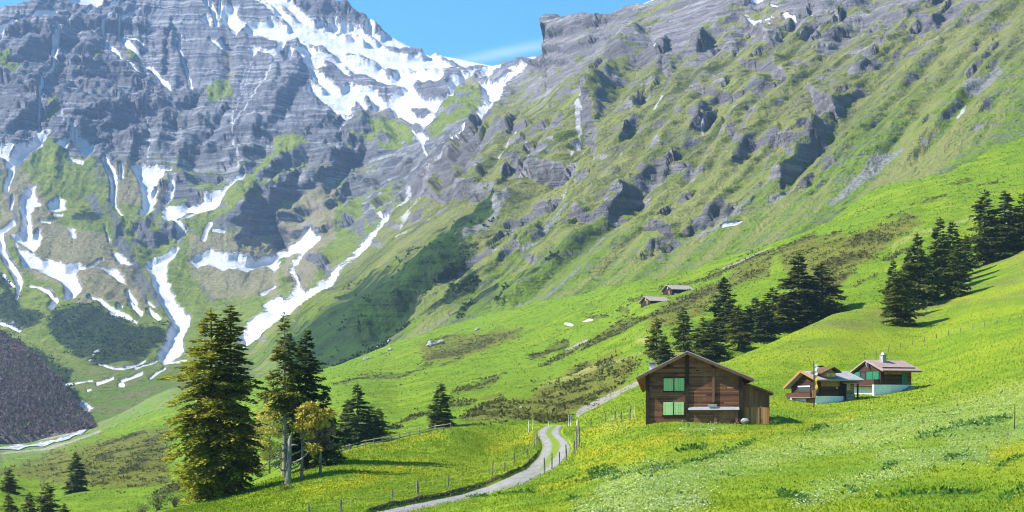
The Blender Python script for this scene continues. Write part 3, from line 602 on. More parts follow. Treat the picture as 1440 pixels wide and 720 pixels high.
# ================================================================ MEADOWS
# path edges in photo pixels (matched pairs, near to far)
PATH_L = [(508,722),(542,714.5),(591,705),(634,696),(680,684),(710.5,671.6),(738,658),(750,648),(760,636),(762,626),(757.5,616.7),(753.5,610),(756,604.5),(764,599.5),(772,597.8)]
PATH_R = [(548,726),(572,719),(612,710),(652,701.5),(698,690),(736,679),(766,666),(781,656),(796,644),(804.5,630),(801.7,621.7),(792.5,613),(788,606.7),(790,601),(793,598)]
def resample(p, n):
    p = np.array(p, float); i = np.linspace(0, len(p) - 1, n); k = np.arange(len(p))
    a = np.stack([np.interp(i, k, p[:, 0]), np.interp(i, k, p[:, 1])], 1)
    for _ in range(6): a[1:-1] = (a[:-2] + 2 * a[1:-1] + a[2:]) / 4
    return a
PL, PR = resample(PATH_L, 140), resample(PATH_R, 140)

def noise1(x, y):
    return .30 * fbm(x / 26, y / 26, 0 * x, 3) + .10 * fbm(x / 6, y / 6, 0 * x + 3, 3)
def surf1(px, py):
    Y = sheet1.Y(px, py); P = W(px, py, Y)
    P[..., 2] += noise1(P[..., 0], P[..., 1]) * sstep(15, 60, P[..., 1])
    return P
def noise2(x, y, Y):
    a = sstep(180, 420, Y)
    return (.9 + 1.9 * a) * fbm(x / 46, y / 60, 0 * x + 8, 3) + (.35 + .5 * a) * ridged(x / 19, y / 24, 0 * x + 2, 3) + .25 * fbm(x / 5, y / 6, 0 * x, 2)
def surf2(px, py):
    Y = sheet2.Y(px, py); P = W(px, py, Y)
    P[..., 2] += noise2(P[..., 0], P[..., 1], P[..., 1]) * sstep(1000, 700, P[..., 1] + 0 * P[..., 0])
    return P
def ground(px, py):
    """front-most ground seen at an image place"""
    c = poly_y(S1CREST, px)
    return surf1(np.array([px]), np.array([py]))[0] if py >= c - 1.5 else surf2(np.array([px]), np.array([py]))[0]

WHITE_S = [([(860,690),(980,668),(1100,640),(1200,618),(1300,596),(1440,568)],[50,26,22,26,40,60]),([(1000,650),(1100,632),(1220,606)],16),([(1160,604),(1220,592),(1300,578)],8),([(820,720),(900,705),(980,700)],30),([(1340,625),(1440,605)],30),([(1130,700),(1300,650)],20),([(1240,640),(1380,640)],26),([(960,604),(1040,596)],3),([(850,602),(880,598)],3)]
YEL_S = [([(560,604),(600,596),(625,604)],10),([(545,632),(600,614),(622,612)],10),([(470,640),(540,628)],5),([(690,632),(735,622),(745,618)],12),([(820,610),(880,598),(905,596)],9),([(815,640),(880,628),(960,612)],12),([(430,690),(500,680),(590,650)],14),([(820,660),(900,640)],14),([(1000,616),(1100,604),(1200,586)],10),([(1400,640),(1440,632)],16),([(1410,715),(1440,705)],10),([(760,690),(830,672)],10)]
WEED_S = [([(800,678),(870,668),(960,655),(1060,622)],6),([(830,668),(860,660)],9),([(955,635),(990,630)],6),([(1100,690),(1130,700)],14),([(1230,700),(1280,694),(1370,692)],8),([(1410,700),(1440,690)],12),([(1240,660),(1260,652)],7),([(1330,645),(1360,640)],7),([(800,700),(808,704)],6),([(1190,682),(1200,688)],7),([(1290,615),(1350,600),(1420,592)],8),([(1140,604),(1160,600)],6),([(640,700),(780,690)],2),([(1400,660),(1440,640)],8)]

def build_meadow():
    cols = columns(-400, 1780, 1.9)
    cr = poly_y(S1CREST, cols); mid = np.maximum(738, cr + 12); bot = np.maximum(1150, mid + 60)
    t1 = np.linspace(0, 1, 34)[:-1] ** .75; t2 = np.linspace(0, 1, 235)
    GY = np.concatenate([bot[None] + (mid - bot)[None] * t1[:, None], mid[None] + (cr - mid)[None] * t2[:, None]], 0)
    GX = np.broadcast_to(cols[None], GY.shape).copy()
    P = surf1(GX, GY)
    pth = np.full(GX.shape, -30.0); sdf_poly(GX, GY, pth, list(map(tuple, PL[::2])) + list(map(tuple, PR[::-2])), cols)
    # bank on the upper side of the track
    dl = np.full(GX.shape, -60.0); sdf_stroke(GX, GY, dl, [tuple(a) for a in PL[:104:4]], 0, cols, 60)
    up = (dl > -40) & (pth < 0)
    side = np.zeros(GX.shape)
    for a, b in zip(PL[:-1], PL[1:]): pass
    cy = np.interp(GX, PL[:88, 0], PL[:88, 1])
    side = sstep(0, 1.5, cy - GY) * sstep(500, 530, GX) * sstep(768, 752, GX)
    bank = side * np.exp(-np.maximum(-dl, 0) / 9) * sstep(0, 2.2, -dl)
    P[..., 2] += .50 * bank * (.7 + .5 * fbm(P[..., 0] / 3, P[..., 1] / 3, 0 * P[..., 0], 2))
    P[..., 2] -= .30 * sstep(-1.5, 1.0, pth)
    x, y = P[..., 0], P[..., 1]
    wx = GX + 5 * fbm(x / 9, y / 9, 0 * x, 3); wy = GY + 4 * fbm(x / 9, y / 9, 0 * x + 7, 3)
    def f(st):
        o = np.full(GX.shape, -40.0)
        for p, w in st: sdf_stroke(wx, wy, o, p, w, cols, 40)
        return o
    wh, ye, we = f(WHITE_S), f(YEL_S), f(WEED_S)
    earth = side * sstep(3.4, 1.0, -dl) * sstep(-.5, .4, -pth)
    rough = sstep(-6, 26, GY * 0 + (poly_y([(1000,540),(1100,515),(1171,492),(1255,478),(1343,455),(1440,428),(1560,400)], GX) - GY)) * sstep(1060, 1200, GX)
    K = 6
    P = add_skirt(P, K, 2.2, .55)
    # near apron behind the viewer
    e = P[0].copy(); r1 = e.copy(); r1[:, 1] = -30; r1[:, 0] = e[:, 0] * 6; r1[:, 2] = -3.6
    r0 = r1.copy(); r0[:, 1] = -90; r0[:, 0] *= 3
    P = np.concatenate([np.stack([r0, r1]), P], 0)
    me = raw_mesh('meadow', P.reshape(-1, 3), grid_faces(*P.shape[:2]), True)
    def full(A): return ext(np.concatenate([np.repeat(A[:1], 2, 0), A], 0), K)
    for nm, A in (('white', wh), ('yellow', ye), ('weed', we), ('earth', earth), ('rough', rough)): attr(me, nm, full(A))
    global MEA; MEA = dict(P=P[36:-K], GX=GX[34:], GY=GY[34:], white=wh[34:], yellow=ye[34:], weed=we[34:], path=pth[34:], rough=rough[34:])
    return me

def mat_meadow():
    T = NT('meadow grass'); p = T.pos()
    n0 = T.noise(p, 5.0, 4, .65); n1 = T.noise(p, 1.3, 4, .6); n2 = T.noise(p, .22, 4, .55); n3 = T.noise(p, .05, 3, .5)
    g = T.mix(T.rng(n2, .35, .66), (.125, .205, .009), (.20, .27, .010))
    g = T.mix(T.rng(n3, .42, .62), g, (.235, .285, .011))
    g = T.mix(T.math('MULTIPLY', T.rng(n1, .5, .7), .6), g, (.05, .135, .012))
    g = T.mix(T.math('MULTIPLY', T.rng(n0, .5, .68), .55), g, (.035, .10, .01))
    rf = T.math('MULTIPLY', T.attr('rough'), T.rng(T.noise(T.map(p, (.05, .05, .12)), 1.0, 5, .6), .42, .62))
    g = T.mix(T.math('MULTIPLY', rf, .8), g, T.mix(n1, (.10, .10, .03), (.2, .2, .05)))
    wd = T.math('ADD', T.attr('weed'), T.math('MULTIPLY', T.math('SUBTRACT', n1, .5), 14.0))
    g = T.mix(T.math('MULTIPLY', T.rng(wd, -1, 4), .7), g, (.04, .115, .018))
    wf = T.math('MULTIPLY', T.rng(T.math('ADD', T.attr('white'), T.math('MULTIPLY', T.math('SUBTRACT', n2, .5), 30.0)), -10, 12), T.rng(n0, .47, .6))
    g = T.mix(T.math('MULTIPLY', wf, .5), g, (.36, .42, .22))
    yf = T.math('MULTIPLY', T.rng(T.math('ADD', T.attr('yellow'), T.math('MULTIPLY', T.math('SUBTRACT', n2, .5), 16.0)), -4, 4), T.rng(n0, .46, .6))
    g = T.mix(T.math('MULTIPLY', yf, .75), g, (.46, .34, .008))
    g = T.mix(T.rng(T.math('ADD', T.attr('earth'), T.math('MULTIPLY', T.math('SUBTRACT', n1, .5), .5)), .4, .7), g, T.mix(n1, (.035, .026, .015), (.09, .065, .04)))
    h = T.math('ADD', T.math('MULTIPLY', n0, .5), T.math('MULTIPLY', n1, .8))
    return T.out(g, .85, T.bump(h, .75, .35), .12)

DARK2 = [([(470,546),(510,536),(540,531),(575,526),(605,514)],[7,8,8,5,3]),([(563,591),(580,588),(602,582)],[4,8,3]),([(553,602),(562,600)],5),([(596,506),(640,496),(680,482),(702,473),(735,465)],[7,11,13,9,4]),([(638,553),(665,546),(690,538),(708,529)],[4,8,11,7]),([(633,570),(662,566)],6),([(650,587),(680,577),(705,563)],[5,9,7]),([(683,592),(700,588)],6),
 ([(748,503),(775,494),(797,483)],[10,13,8]),([(762,517),(790,505),(817,490)],8),([(820,492),(850,474),(875,458),(905,447)],[10,18,18,10]),([(795,548),(815,542)],8),([(812,523),(828,518)],8),([(785,577),(805,572)],8),([(840,520),(860,512)],7),([(760,592),(800,588)],7),([(826,449),(852,449)],7),([(868,440),(882,437)],7),([(885,427),(907,421)],6),([(930,404),(970,397),(1012,389)],7),
 ([(1000,388),(1040,372),(1085,358)],10),([(905,446),(945,432),(985,418),(1010,410)],9),([(1010,412),(1050,392),(1080,385)],6),([(1150,383),(1185,368),(1215,362)],13),([(1200,348),(1222,338),(1242,339)],12),([(1245,309),(1265,306),(1287,311)],7),([(1303,282),(1332,275)],5),([(1203,405),(1232,390)],5),([(1080,368),(1110,350),(1140,336),(1175,332)],6),([(1140,410),(1170,405),(1190,395)],8),([(1340,262),(1370,252)],4),([(1380,262),(1420,245)],3),([(1290,345),(1240,372)],6),
 ([(140,630),(170,621),(202,611)],7),([(156,637),(186,630)],8),([(172,663),(195,655),(208,647)],[11,11,7]),([(138,647),(160,645)],7),([(68,662),(92,650)],9),([(205,622),(240,612)],7),([(212,640),(240,632)],6),([(180,645),(215,632)],5),([(0,668),(40,655)],6),([(60,640),(90,635)],6),([(225,700),(250,688)],14),([(100,660),(140,670)],6),([(600,482),(640,471)],4),([(520,505),(545,497)],4),([(620,515),(650,505)],4)]
OLIVE2 = [[(738,562),(800,522),(870,500),(905,512),(880,542),(835,580),(760,592),(700,597),(640,598),(660,580),(690,562)],[(905,448),(935,430),(985,408),(1012,398),(1046,402),(1015,425),(960,455),(915,470)],[(1090,352),(1140,337),(1200,332),(1250,316),(1280,300),(1300,310),(1250,345),(1190,400),(1140,420),(1110,400)],[(1030,375),(1090,357),(1080,390),(1010,412)],[(0,665),(60,640),(140,620),(240,600),(240,680),(170,690),(60,680)],[(590,485),(640,470),(700,462),(740,470),(690,492),(600,515)]]
PALE2 = [([(1255,352),(1290,326),(1320,321),(1372,305)],9),([(900,480),(950,500),(1000,505)],14),([(760,545),(840,520),(900,500)],8)]
EARTH2 = [([(-40,641),(0,638),(58,633),(100,621),(140,607)],3.4),([(20,624),(70,617),(105,609)],2.5),([(812,586),(845,570),(868,558),(896,544)],[6,8,9,7]),([(797,491),(812,484),(825,478)],4),([(1016,378),(1050,365),(1082,353)],1.6),([(535,655),(536,640)],2)]
ROCKS2 = [([(794,458),(805,458)],2.4),([(819,455),(831,453)],2.4)]

def build_hillside():
    cols = columns(-400, 1780, 1.8)
    t = np.linspace(0, 1, 300)[:, None]
    cr = poly_y(S2CREST, cols); bot = np.minimum(poly_y(S1CREST, cols) + 36, 840)
    GX = np.broadcast_to(cols[None], (len(t), len(cols))).copy(); GY = bot[None] + (cr - bot)[None] * t
    P = surf2(GX, GY)
    # let the near edge of this sheet dive under the meadow
    P[..., 2] -= (6 * (1 - sstep(0, .09, t)))
    x, y, z = P[..., 0], P[..., 1], P[..., 2]
    s = np.clip(y / 400, .5, 2.2)
    wx = GX + 5 * fbm(x / 14 / s, y / 22 / s, 0 * x, 4); wy = GY + 3.5 * fbm(x / 14 / s, y / 22 / s, 0 * x + 7, 4)
    def f(polys=(), st=()):
        o = np.full(GX.shape, -40.0)
        for p in polys: sdf_poly(wx, wy, o, p, cols, 40)
        for p, w in st: sdf_stroke(wx, wy, o, p, w, cols, 40)
        return o
    dk, ol, pa, ea, rk = f((), DARK2), f(OLIVE2), f((), PALE2), f((), EARTH2), f((), ROCKS2)
    vf = sstep(360, 250, GX) * sstep(0, 30, poly_y([(-400,700),(0,672),(60,655),(130,625),(240,585),(360,560)], GX) - GY)
    K = 6
    P = add_skirt(P, K, 9, 3.0)
    me = raw_mesh('hillside', P.reshape(-1, 3), grid_faces(*P.shape[:2]), True)
    for nm, A in (('dark', dk), ('olive', ol), ('pale', pa), ('earth', ea), ('snow', rk), ('valley', vf)): attr(me, nm, ext(A, K))
    global HIL; HIL = dict(P=P[:-K], GX=GX, GY=GY, dark=dk, olive=ol, pale=pa, earth=ea, valley=vf)
    return me

def mat_hillside():
    T = NT('hillside pasture'); p = T.pos()
    nF = T.noise(p, 1.6, 4, .65); nA = T.noise(p, .4, 5, .6); nB = T.noise(p, .09, 5, .55); nC = T.noise(p, .022, 4, .55)
    terr = T.noise(T.map(p, (.04, .04, .55)), 1.0, 4, .6, .6)
    g = T.mix(T.rng(nB, .35, .65), (.105, .18, .010), (.185, .25, .013))
    g = T.mix(T.rng(nC, .42, .6), g, (.135, .215, .012))
    g = T.mix(T.math('MULTIPLY', T.rng(nA, .5, .72), .5), g, (.055, .12, .014))
    g = T.mix(T.math('MULTIPLY', T.rng(terr, .52, .68), .4), g, (.06, .125, .016))
    of = T.math('ADD', T.attr('olive'), T.math('MULTIPLY', T.math('SUBTRACT', nB, .5), 40.0))
    oc = T.mix(T.rng(nA, .38, .62), (.085, .085, .02), (.165, .165, .028))
    oc = T.mix(T.math('MULTIPLY', T.rng(T.noise(p, .17, 4, .6), .5, .65), .7), oc, (.095, .062, .022))
    g = T.mix(T.math('MULTIPLY', T.rng(of, -4, 6), T.rng(nA, .3, .55, .45, 1)), g, oc)
    pf = T.math('ADD', T.attr('pale'), T.math('MULTIPLY', T.math('SUBTRACT', nB, .5), 16.0))
    g = T.mix(T.math('MULTIPLY', T.rng(pf, -2, 5), .75), g, (.26, .26, .075))
    vc = T.mix(T.rng(nB, .46, .58), (.11, .21, .022), (.19, .18, .10)); vc = T.mix(T.rng(nA, .5, .65), vc, (.12, .12, .06))
    g = T.mix(T.math('MULTIPLY', T.attr('valley'), .8), g, vc)
    df = T.math('ADD', T.attr('dark'), T.math('MULTIPLY', T.math('SUBTRACT', nA, .5), 9.0))
    g = T.mix(T.math('MULTIPLY', T.rng(df, -1, 3), .7), g, T.mix(nF, (.045, .052, .017), (.1, .095, .03)))
    ef = T.math('ADD', T.attr('earth'), T.math('MULTIPLY', T.math('SUBTRACT', nF, .5), 3.0))
    g = T.mix(T.rng(ef, -.6, .8), g, T.mix(nF, (.17, .145, .115), (.38, .34, .3)))
    g = T.mix(T.rng(T.attr('snow'), -.4, .5), g, (.75, .75, .74))
    h = T.math('ADD', T.math('MULTIPLY', nA, 1.2), T.math('ADD', T.math('MULTIPLY', nF, .35), T.math('MULTIPLY', terr, .8)))
    return T.out(g, .9, T.bump(h, .8, 1.0), .08)

mountain = link('mountain', build_mountain(), mat_mountain(), kind='structure', label='snow streaked alpine mountain wall with grassy flank', category='mountain')
meadow = link('meadow', build_meadow(), mat_meadow(), kind='structure', label='bright green flowering meadow in front of the chalets', category='meadow')
hillside = link('hillside', build_hillside(), mat_hillside(), kind='structure', label='rolling green pasture slope with dark scrub patches', category='hillside')

# wooded spur on the left of the valley
WOOD = [(-420,405),(-200,430),(0,468),(30,487),(62,514),(92,556),(112,582),(126,600),(128,604)]
def build_wood_hill():
    cols = np.linspace(-420, 127.5, 300); cr = poly_y(WOOD, cols)
    bot = np.maximum(poly_y([(-420,642),(-100,620),(0,613.5),(60,612),(108,606.5),(128,602)], cols), cr + .6)
    t = np.linspace(0, 1, 110)[:, None]; GX = np.broadcast_to(cols[None], (110, 300)).copy(); GY = bot[None] + (cr - bot)[None] * t
    u = np.clip((127.5 - GX) / 127.5, 0, 3.5)
    yb = poly_y([(-420,960),(0,978),(60,972),(108,948),(128,925)], GX); Y = yb + t * (60 + 230 * np.minimum(u, 1.6))
    P = W(GX, GY, Y)
    P[..., 2] += 3.0 * ridged(P[..., 0] / 40, P[..., 1] / 40, P[..., 2] / 40, 3) * sstep(0, .2, t) * np.clip(u * 4, 0, 1)
    # base tucked below the valley floor
    e = P[0].copy(); e[:, 1] += 2; e[:, 2] -= 9
    P = np.concatenate([e[None], P], 0)
    P = add_skirt(P, 6, 14, 9)
    return raw_mesh('wooded_hill', P.reshape(-1, 3), grid_faces(*P.shape[:2]), True), P[1:-6]
def mat_wood_hill():
    T = NT('leafless wood floor'); p = T.pos(); a = T.noise(p, .12, 5, .65); b = T.noise(p, .4, 5, .65)
    c = T.mix(T.rng(a, .4, .62), (.11, .085, .085), (.16, .125, .115)); c = T.mix(T.rng(b, .5, .7), c, (.05, .055, .03))
    return T.out(c, .95, T.bump(b, .9, 2.5), .05)
_wm, WOODP = build_wood_hill()
wood_hill = link('wooded_hill', _wm, mat_wood_hill(), kind='structure', label='wooded spur on the left side of the valley', category='hill')

# ground sheet far below and beyond everything
gm = NT('valley ground').out((.09, .12, .04), .95)
g = MB(); g.add([(-3000,-400,-62),(3000,-400,-62),(3000,4100,-62),(-3000,4100,-62)], [(0,1,2,3)])
g.build('ground', gm, kind='structure')

# gravel track, laid on the meadow
def build_path():
    k = 13; rows = []
    for s in np.linspace(0, 1, k):
        q = PL + (PR - PL) * s; rows.append(q)
    G = np.stack(rows, 1)
    P = surf1(G[..., 0], G[..., 1]); cs = np.linspace(-1, 1, k)[None]
    P[..., 2] += -.10 + .05 * (1 - cs ** 2) + .03 * fbm(P[..., 0] * 1.3, P[..., 1] * 1.3, 0 * P[..., 0], 2)
    P[:, 0, 2] -= .05; P[:, -1, 2] -= .12
    me = raw_mesh('path', P.reshape(-1, 3), grid_faces(*P.shape[:2])[:, ::-1], True)
    s = np.linspace(0, 1, 140)[:, None]
    med = 1.0 * np.exp(-((cs + .02) / .26) ** 2) * sstep(.42, .58, s) * 1.2 + np.exp(-((cs - .25) / .22) ** 2) * .45 * sstep(.05, .2, s) * sstep(.6, .45, s)
    edge = sstep(.62, 1.0, np.abs(cs)) * .75 + 0 * s
    attr(me, 'turf', np.maximum(med, edge))
    return me
def mat_path():
    T = NT('gravel track'); p = T.pos(); a = T.noise(p, 7, 5, .7); b = T.noise(p, .9, 4, .6); c = T.noise(p, 2.2, 4, .6)
    ru = T.noise(T.map(p, (.5, .5, .5)), 1.0, 5, .7); g = T.mix(T.rng(a, .3, .7), (.15, .142, .14), (.36, .345, .335)); g = T.mix(T.math('MULTIPLY', T.rng(ru, .48, .62), .5), g, (.16, .145, .13)); g = T.mix(T.math('MULTIPLY', T.rng(b, .5, .7), .6), g, (.3, .245, .19))
    tf = T.math('ADD', T.attr('turf'), T.math('MULTIPLY', T.math('SUBTRACT', c, .5), 2.6))
    g = T.mix(T.rng(tf, .38, .58), g, T.mix(a, (.09, .16, .015), (.2, .25, .025)))
    return T.out(g, .9, T.bump(a, .5, .06), .1)
path = link('path', build_path(), mat_path(), kind='structure', label='pale gravel farm track with grassy middle', category='path')
# ================================================================ materials for things
def mat_foliage(name, dark, light, tip, transl=.25, nscale=.6):
    T = NT(name); p = T.pos(True); g = T.n('ShaderNodeNewGeometry')
    r = g.outputs['Random Per Island']
    n = T.noise(p, nscale, 3, .6)
    c = T.mix(T.rng(n, .35, .65), dark, light)
    c = T.mix(T.rng(r, .62, 1.0), c, tip)
    c = T.mix(T.rng(r, .25, 0.0, 0, .6), c, tuple(v * .55 for v in dark))
    return T.out(c, .75, None, .2, transl)
def mat_bark(name, a, b):
    T = NT(name); p = T.pos(True); n = T.noise(T.map(p, (9, 9, 1.4)), 1.0, 5, .65)
    return T.out(T.mix(T.rng(n, .35, .65), a, b), .9, T.bump(n, .8, .04), .1)
def mat_wood(name, cols, row=.19, axis=2, weather=.5, grain=(2, 2, 30)):
    """weathered boards: each course has its own tone, dark joints, streaks"""
    T = NT(name); p = T.pos(True)
    sx = T.n('ShaderNodeSeparateXYZ', i={0: p}).outputs
    q = T.math('DIVIDE', sx[axis], row); fl = T.math('FLOOR', q); fr = T.math('FRACT', q)
    sxo = sx[0] if axis == 2 else sx[2]
    seg = T.math('FLOOR', T.math('MULTIPLY_ADD', sxo, .27, T.math('MULTIPLY', fl, .618)))
    wn = T.n('ShaderNodeTexWhiteNoise', noise_dimensions='2D')
    cv = T.n('ShaderNodeCombineXYZ', i={0: fl, 1: seg}).outputs[0]; T.set(wn, 'Vector', cv)
    tone = wn.outputs['Value']
    gs = (1.2, 1.2, 16) if axis == 2 else (16, 16, 1.0)
    n = T.noise(T.map(p, gs), 1.0, 5, .7); m = T.noise(p, .55, 4, .6)
    c = T.ramp(T.math('MULTIPLY_ADD', tone, .62, T.math('MULTIPLY', n, .38)), [(.2, cols[0]), (.5, cols[1]), (.8, cols[2])])
    c = T.mix(T.math('MULTIPLY', T.rng(m, .5, .72), weather), c, cols[3])
    joint = T.math('MULTIPLY', T.rng(fr, .0, .07, 1, 0), 1.0)
    c = T.mix(joint, c, tuple(v * .25 for v in cols[0]))
    h = T.math('SUBTRACT', T.math('MULTIPLY', n, .35), joint)
    return T.out(c, .8, T.bump(h, .8, .03), .15)
def mat_plain(name, c, rough=.7, var=.25, scale=3.0, spec=.2, metal=0.0, bump=.1):
    T = NT(name); p = T.pos(True); n = T.noise(p, scale, 5, .65)
    return T.out(T.mix(T.rng(n, .3, .7), tuple(v * (1 - var) for v in c), tuple(min(1, v * (1 + var)) for v in c)), rough, T.bump(n, bump, .03) if bump else None, spec, None, metal)

SPRUCE = mat_foliage('spruce needles', (.07, .105, .022), (.14, .17, .03), (.22, .235, .038), .4)
SPRUCE_DARK = mat_foliage('dark spruce needles', (.045, .08, .022), (.09, .13, .03), (.15, .18, .038), .35)
SPRUCE_SUN = mat_foliage('sunlit old spruce needles', (.16, .19, .018), (.34, .34, .028), (.55, .49, .055), .45)  # sunlight on the great spruce put into its needle colour
SPRUCE_MID = mat_foliage('tall spruce needles', (.09, .12, .016), (.19, .20, .024), (.32, .29, .04), .4)
GOLD = mat_foliage('pale yellowing needles', (.42, .36, .04), (.62, .54, .10), (.76, .7, .22), .45)
ORANGE = mat_foliage('golden needles', (.34, .28, .035), (.54, .45, .065), (.66, .58, .14), .4)
GREYTWIG = mat_foliage('dry brown twigs', (.15, .11, .07), (.24, .18, .12), (.3, .24, .16), .1)
BUSHY = mat_foliage('young bush leaves', (.10, .16, .02), (.17, .23, .03), (.25, .3, .06), .3)
WEEDY = mat_foliage('dock leaves', (.05, .12, .016), (.08, .18, .02), (.13, .25, .035), .3)
BARK = mat_bark('spruce bark', (.05, .036, .027), (.13, .10, .078))
PALEBARK = mat_bark('bare grey trunk', (.14, .115, .09), (.30, .26, .21))
DEADWOOD = mat_bark('bleached dead wood', (.12, .105, .092), (.30, .27, .235))
POSTWOOD = mat_bark('weathered post wood', (.10, .085, .075), (.26, .23, .20))
PALEPOST = mat_bark('pale new post wood', (.34, .28, .18), (.55, .48, .34))
WIRE = mat_plain('galvanised wire', (.45, .45, .43), .5, .1, 3, .4, .6, 0)
WHITEPLASTIC = mat_plain('white plastic stake', (.75, .75, .73), .5, .05)
# ================================================================ trees
def spray_faces(c, d, side, l, w):
    """one rhomb of needles per row: centre, direction, sideways vector, length, half width"""
    l = l[:, None]; w = w[:, None]
    v = np.stack([c, c + d * l * .45 + side * w, c + d * l, c + d * l * .45 - side * w], 1)
    return v.reshape(-1, 3)

def spruce_crown(H, R, n, seed, base=.06, spread=.75, droop=.35, ragged=.25, size=1.0, gaps=0.0, top_pow=.8, leaf=1.0, onesided=0.0):
    r = np.random.default_rng(seed)
    nw = int(max(14, H / (.26 * size)))
    # branches
    B = []
    for k in range(nw):
        u = (k + r.uniform(-.4, .4)) / nw; u = min(max(u, 0), .995)
        rad = R * min(1.0, ((1 - u) / spread)) ** top_pow * (1 - .22 * max(0, .18 - u) / .18)
        rad = max(rad, .05 * R)
        for j in range(r.integers(3, 6)):
            if r.random() < gaps: continue
            a = r.uniform(0, 2 * math.pi); 
            L = rad * (1 + ragged * r.normal()) * (1 + .22 * math.sin(3 * a + seed + 9 * u)) * (1 + onesided * math.cos(a - math.pi))
            B.append((H * (base + (1 - base) * u) + r.normal(0, .45) * size * (1 - u) , a, max(L, .08 * R), u))
    B = np.array(B); wts = B[:, 2] ** 1.15; wts /= wts.sum()
    bi = r.choice(len(B), n, p=wts); b = B[bi]
    s = r.uniform(.10, 1, n) ** .7
    L = b[:, 2]; a = b[:, 1] + r.normal(0, .10, n) / np.maximum(s, .3)
    out = np.stack([np.cos(a), np.sin(a), np.zeros(n)], 1); lat = np.stack([-np.sin(a), np.cos(a), np.zeros(n)], 1)
    dr = droop * (1.15 - b[:, 3])
    c = out * (L * s)[:, None] + lat * (r.normal(0, .17, n) * L * (1.1 - .6 * s))[:, None]
    c[:, 2] = b[:, 0] + L * (.10 * s - dr * s * s + .16 * np.maximum(s - .75, 0)) - np.abs(r.normal(0, .24, n)) * size * (1.1 - b[:, 3])
    # sprays: outward, fanned, hanging
    d = out * r.uniform(.25, 1, n)[:, None] + lat * r.normal(0, .75, n)[:, None]
    d[:, 2] += -.35 * (dr / max(droop, .01)) * r.uniform(0, 1.6, n) + .35 * b[:, 3] * r.uniform(0, 1, n)
    d /= np.linalg.norm(d, axis=1)[:, None]
    up = np.stack([r.normal(0, .5, n), r.normal(0, .5, n), np.ones(n)], 1)
    side = np.cross(d, up); side /= np.linalg.norm(side, axis=1)[:, None] + 1e-6
    l = size * leaf * r.uniform(.32, .75, n); w = l * r.uniform(.18, .34, n)
    # leader
    V = spray_faces(c, d, side, l, w)
    k = 24; zc = np.linspace(H * .9, H * 1.0, k); aa = r.uniform(0, 6.28, k)
    dd = np.stack([np.cos(aa) * .6, np.sin(aa) * .6, np.ones(k) * .8], 1); ss = np.stack([-np.sin(aa), np.cos(aa), 0 * aa], 1)
    V2 = spray_faces(np.stack([0 * zc, 0 * zc, zc], 1), dd, ss, np.full(k, .35 * size), np.full(k, .08 * size))
    V = np.concatenate([V, V2]); F_ = np.arange(len(V)).reshape(-1, 4)
    return raw_mesh('crown', V, F_, False), B

def trunk_mb(H, r0, base=-.6, lean=0.0, seed=0, top=.93, limbs=None, nl=14, size=1.0):
    rr = random.Random(seed); m = MB()
    k = 7; pts = [(lean * H * (i / k) ** 2 + .03 * rr.uniform(-1, 1), .03 * rr.uniform(-1, 1), base + (H * top - base) * i / k) for i in range(k + 1)]
    m.tube(pts, [r0 * (1.45 if i == 0 else 1) * (1 - .88 * i / k) for i in range(k + 1)], 8)
    if limbs is not None and len(limbs):
        for q in rr.sample(range(len(limbs)), min(nl, len(limbs))):
            h, a, L, u = limbs[q]; L *= .8
            m.tube([(0, 0, h), (math.cos(a) * L * .5, math.sin(a) * L * .5, h - .02 * L), (math.cos(a) * L, math.sin(a) * L, h - .22 * L)], [.05 * size * (1.2 - u), .035 * size * (1.2 - u), .012 * size], 4)
    return m

class TreeKind:
    """one spruce shape, built once, then copied with its trunk and crown"""
    def __init__(s, H, R, n, seed, mat, **kw):
        s.H, s.R = H, R
        size = kw.get('size', 1.0)
        s.crown, B = spruce_crown(H, R, n, seed, **kw)
        m = trunk_mb(H, .018 * H + .03, -.8, 0, seed, .93, B, 26, size)
        me = bpy.data.meshes.new('trunk'); me.from_pydata(m.v, [], m.f); me.update(); s.trunk = me
        s.mat = mat; s.proto = None
    def place(s, loc, H, Rw, rz, label, group=None, name='spruce_tree', mat=None, cat='tree'):
        mat = mat or s.mat
        if s.proto is None:
            e = empty(name, loc, rz); t = link('trunk', s.trunk, BARK, e); c = link('crown', s.crown, mat, e); s.proto = e
        else:
            e = s.proto.copy(); COL.objects.link(e)
            for ch in list(s.proto.children):
                q = ch.copy(); COL.objects.link(q); q.parent = e
            e.location = loc; e.rotation_euler = (0, 0, rz)
        e['label'] = label; e['category'] = cat
        if group: e['group'] = group
        elif 'group' in e: del e['group']
        k = Rw / s.R; e.scale = (k, k, H / s.H)
        return e

def place_px(kind, px, yb, yt, wpx, label, group, mat=None, P=None, name='spruce_tree', rz=None, on=None):
    P = ground(px, yb) if P is None else P
    Y = P[1]; H = (yb - yt) / F * Y; Rw = wpx / F * Y * .5
    return kind.place(tuple(P), H, Rw, random.uniform(0, 6.28) if rz is None else rz, label, group, name, mat)

KA = TreeKind(16, 3.2, 8500, 11, SPRUCE, base=.05, spread=.8, droop=.32, ragged=.28, size=1.5, gaps=.08)
KB = TreeKind(16, 3.0, 6000, 12, SPRUCE, base=.10, spread=.7, droop=.28, ragged=.35, size=1.45, gaps=.16)
KC = TreeKind(16, 3.4, 8000, 13, SPRUCE_DARK, base=.03, spread=.95, droop=.36, ragged=.22, size=1.5, gaps=.05)
KD = TreeKind(16, 3.0, 5600, 14, SPRUCE_MID, base=.16, spread=.85, droop=.30, ragged=.4, size=1.4, gaps=.22)
KINDS4 = [KA, KB, KC, KD]

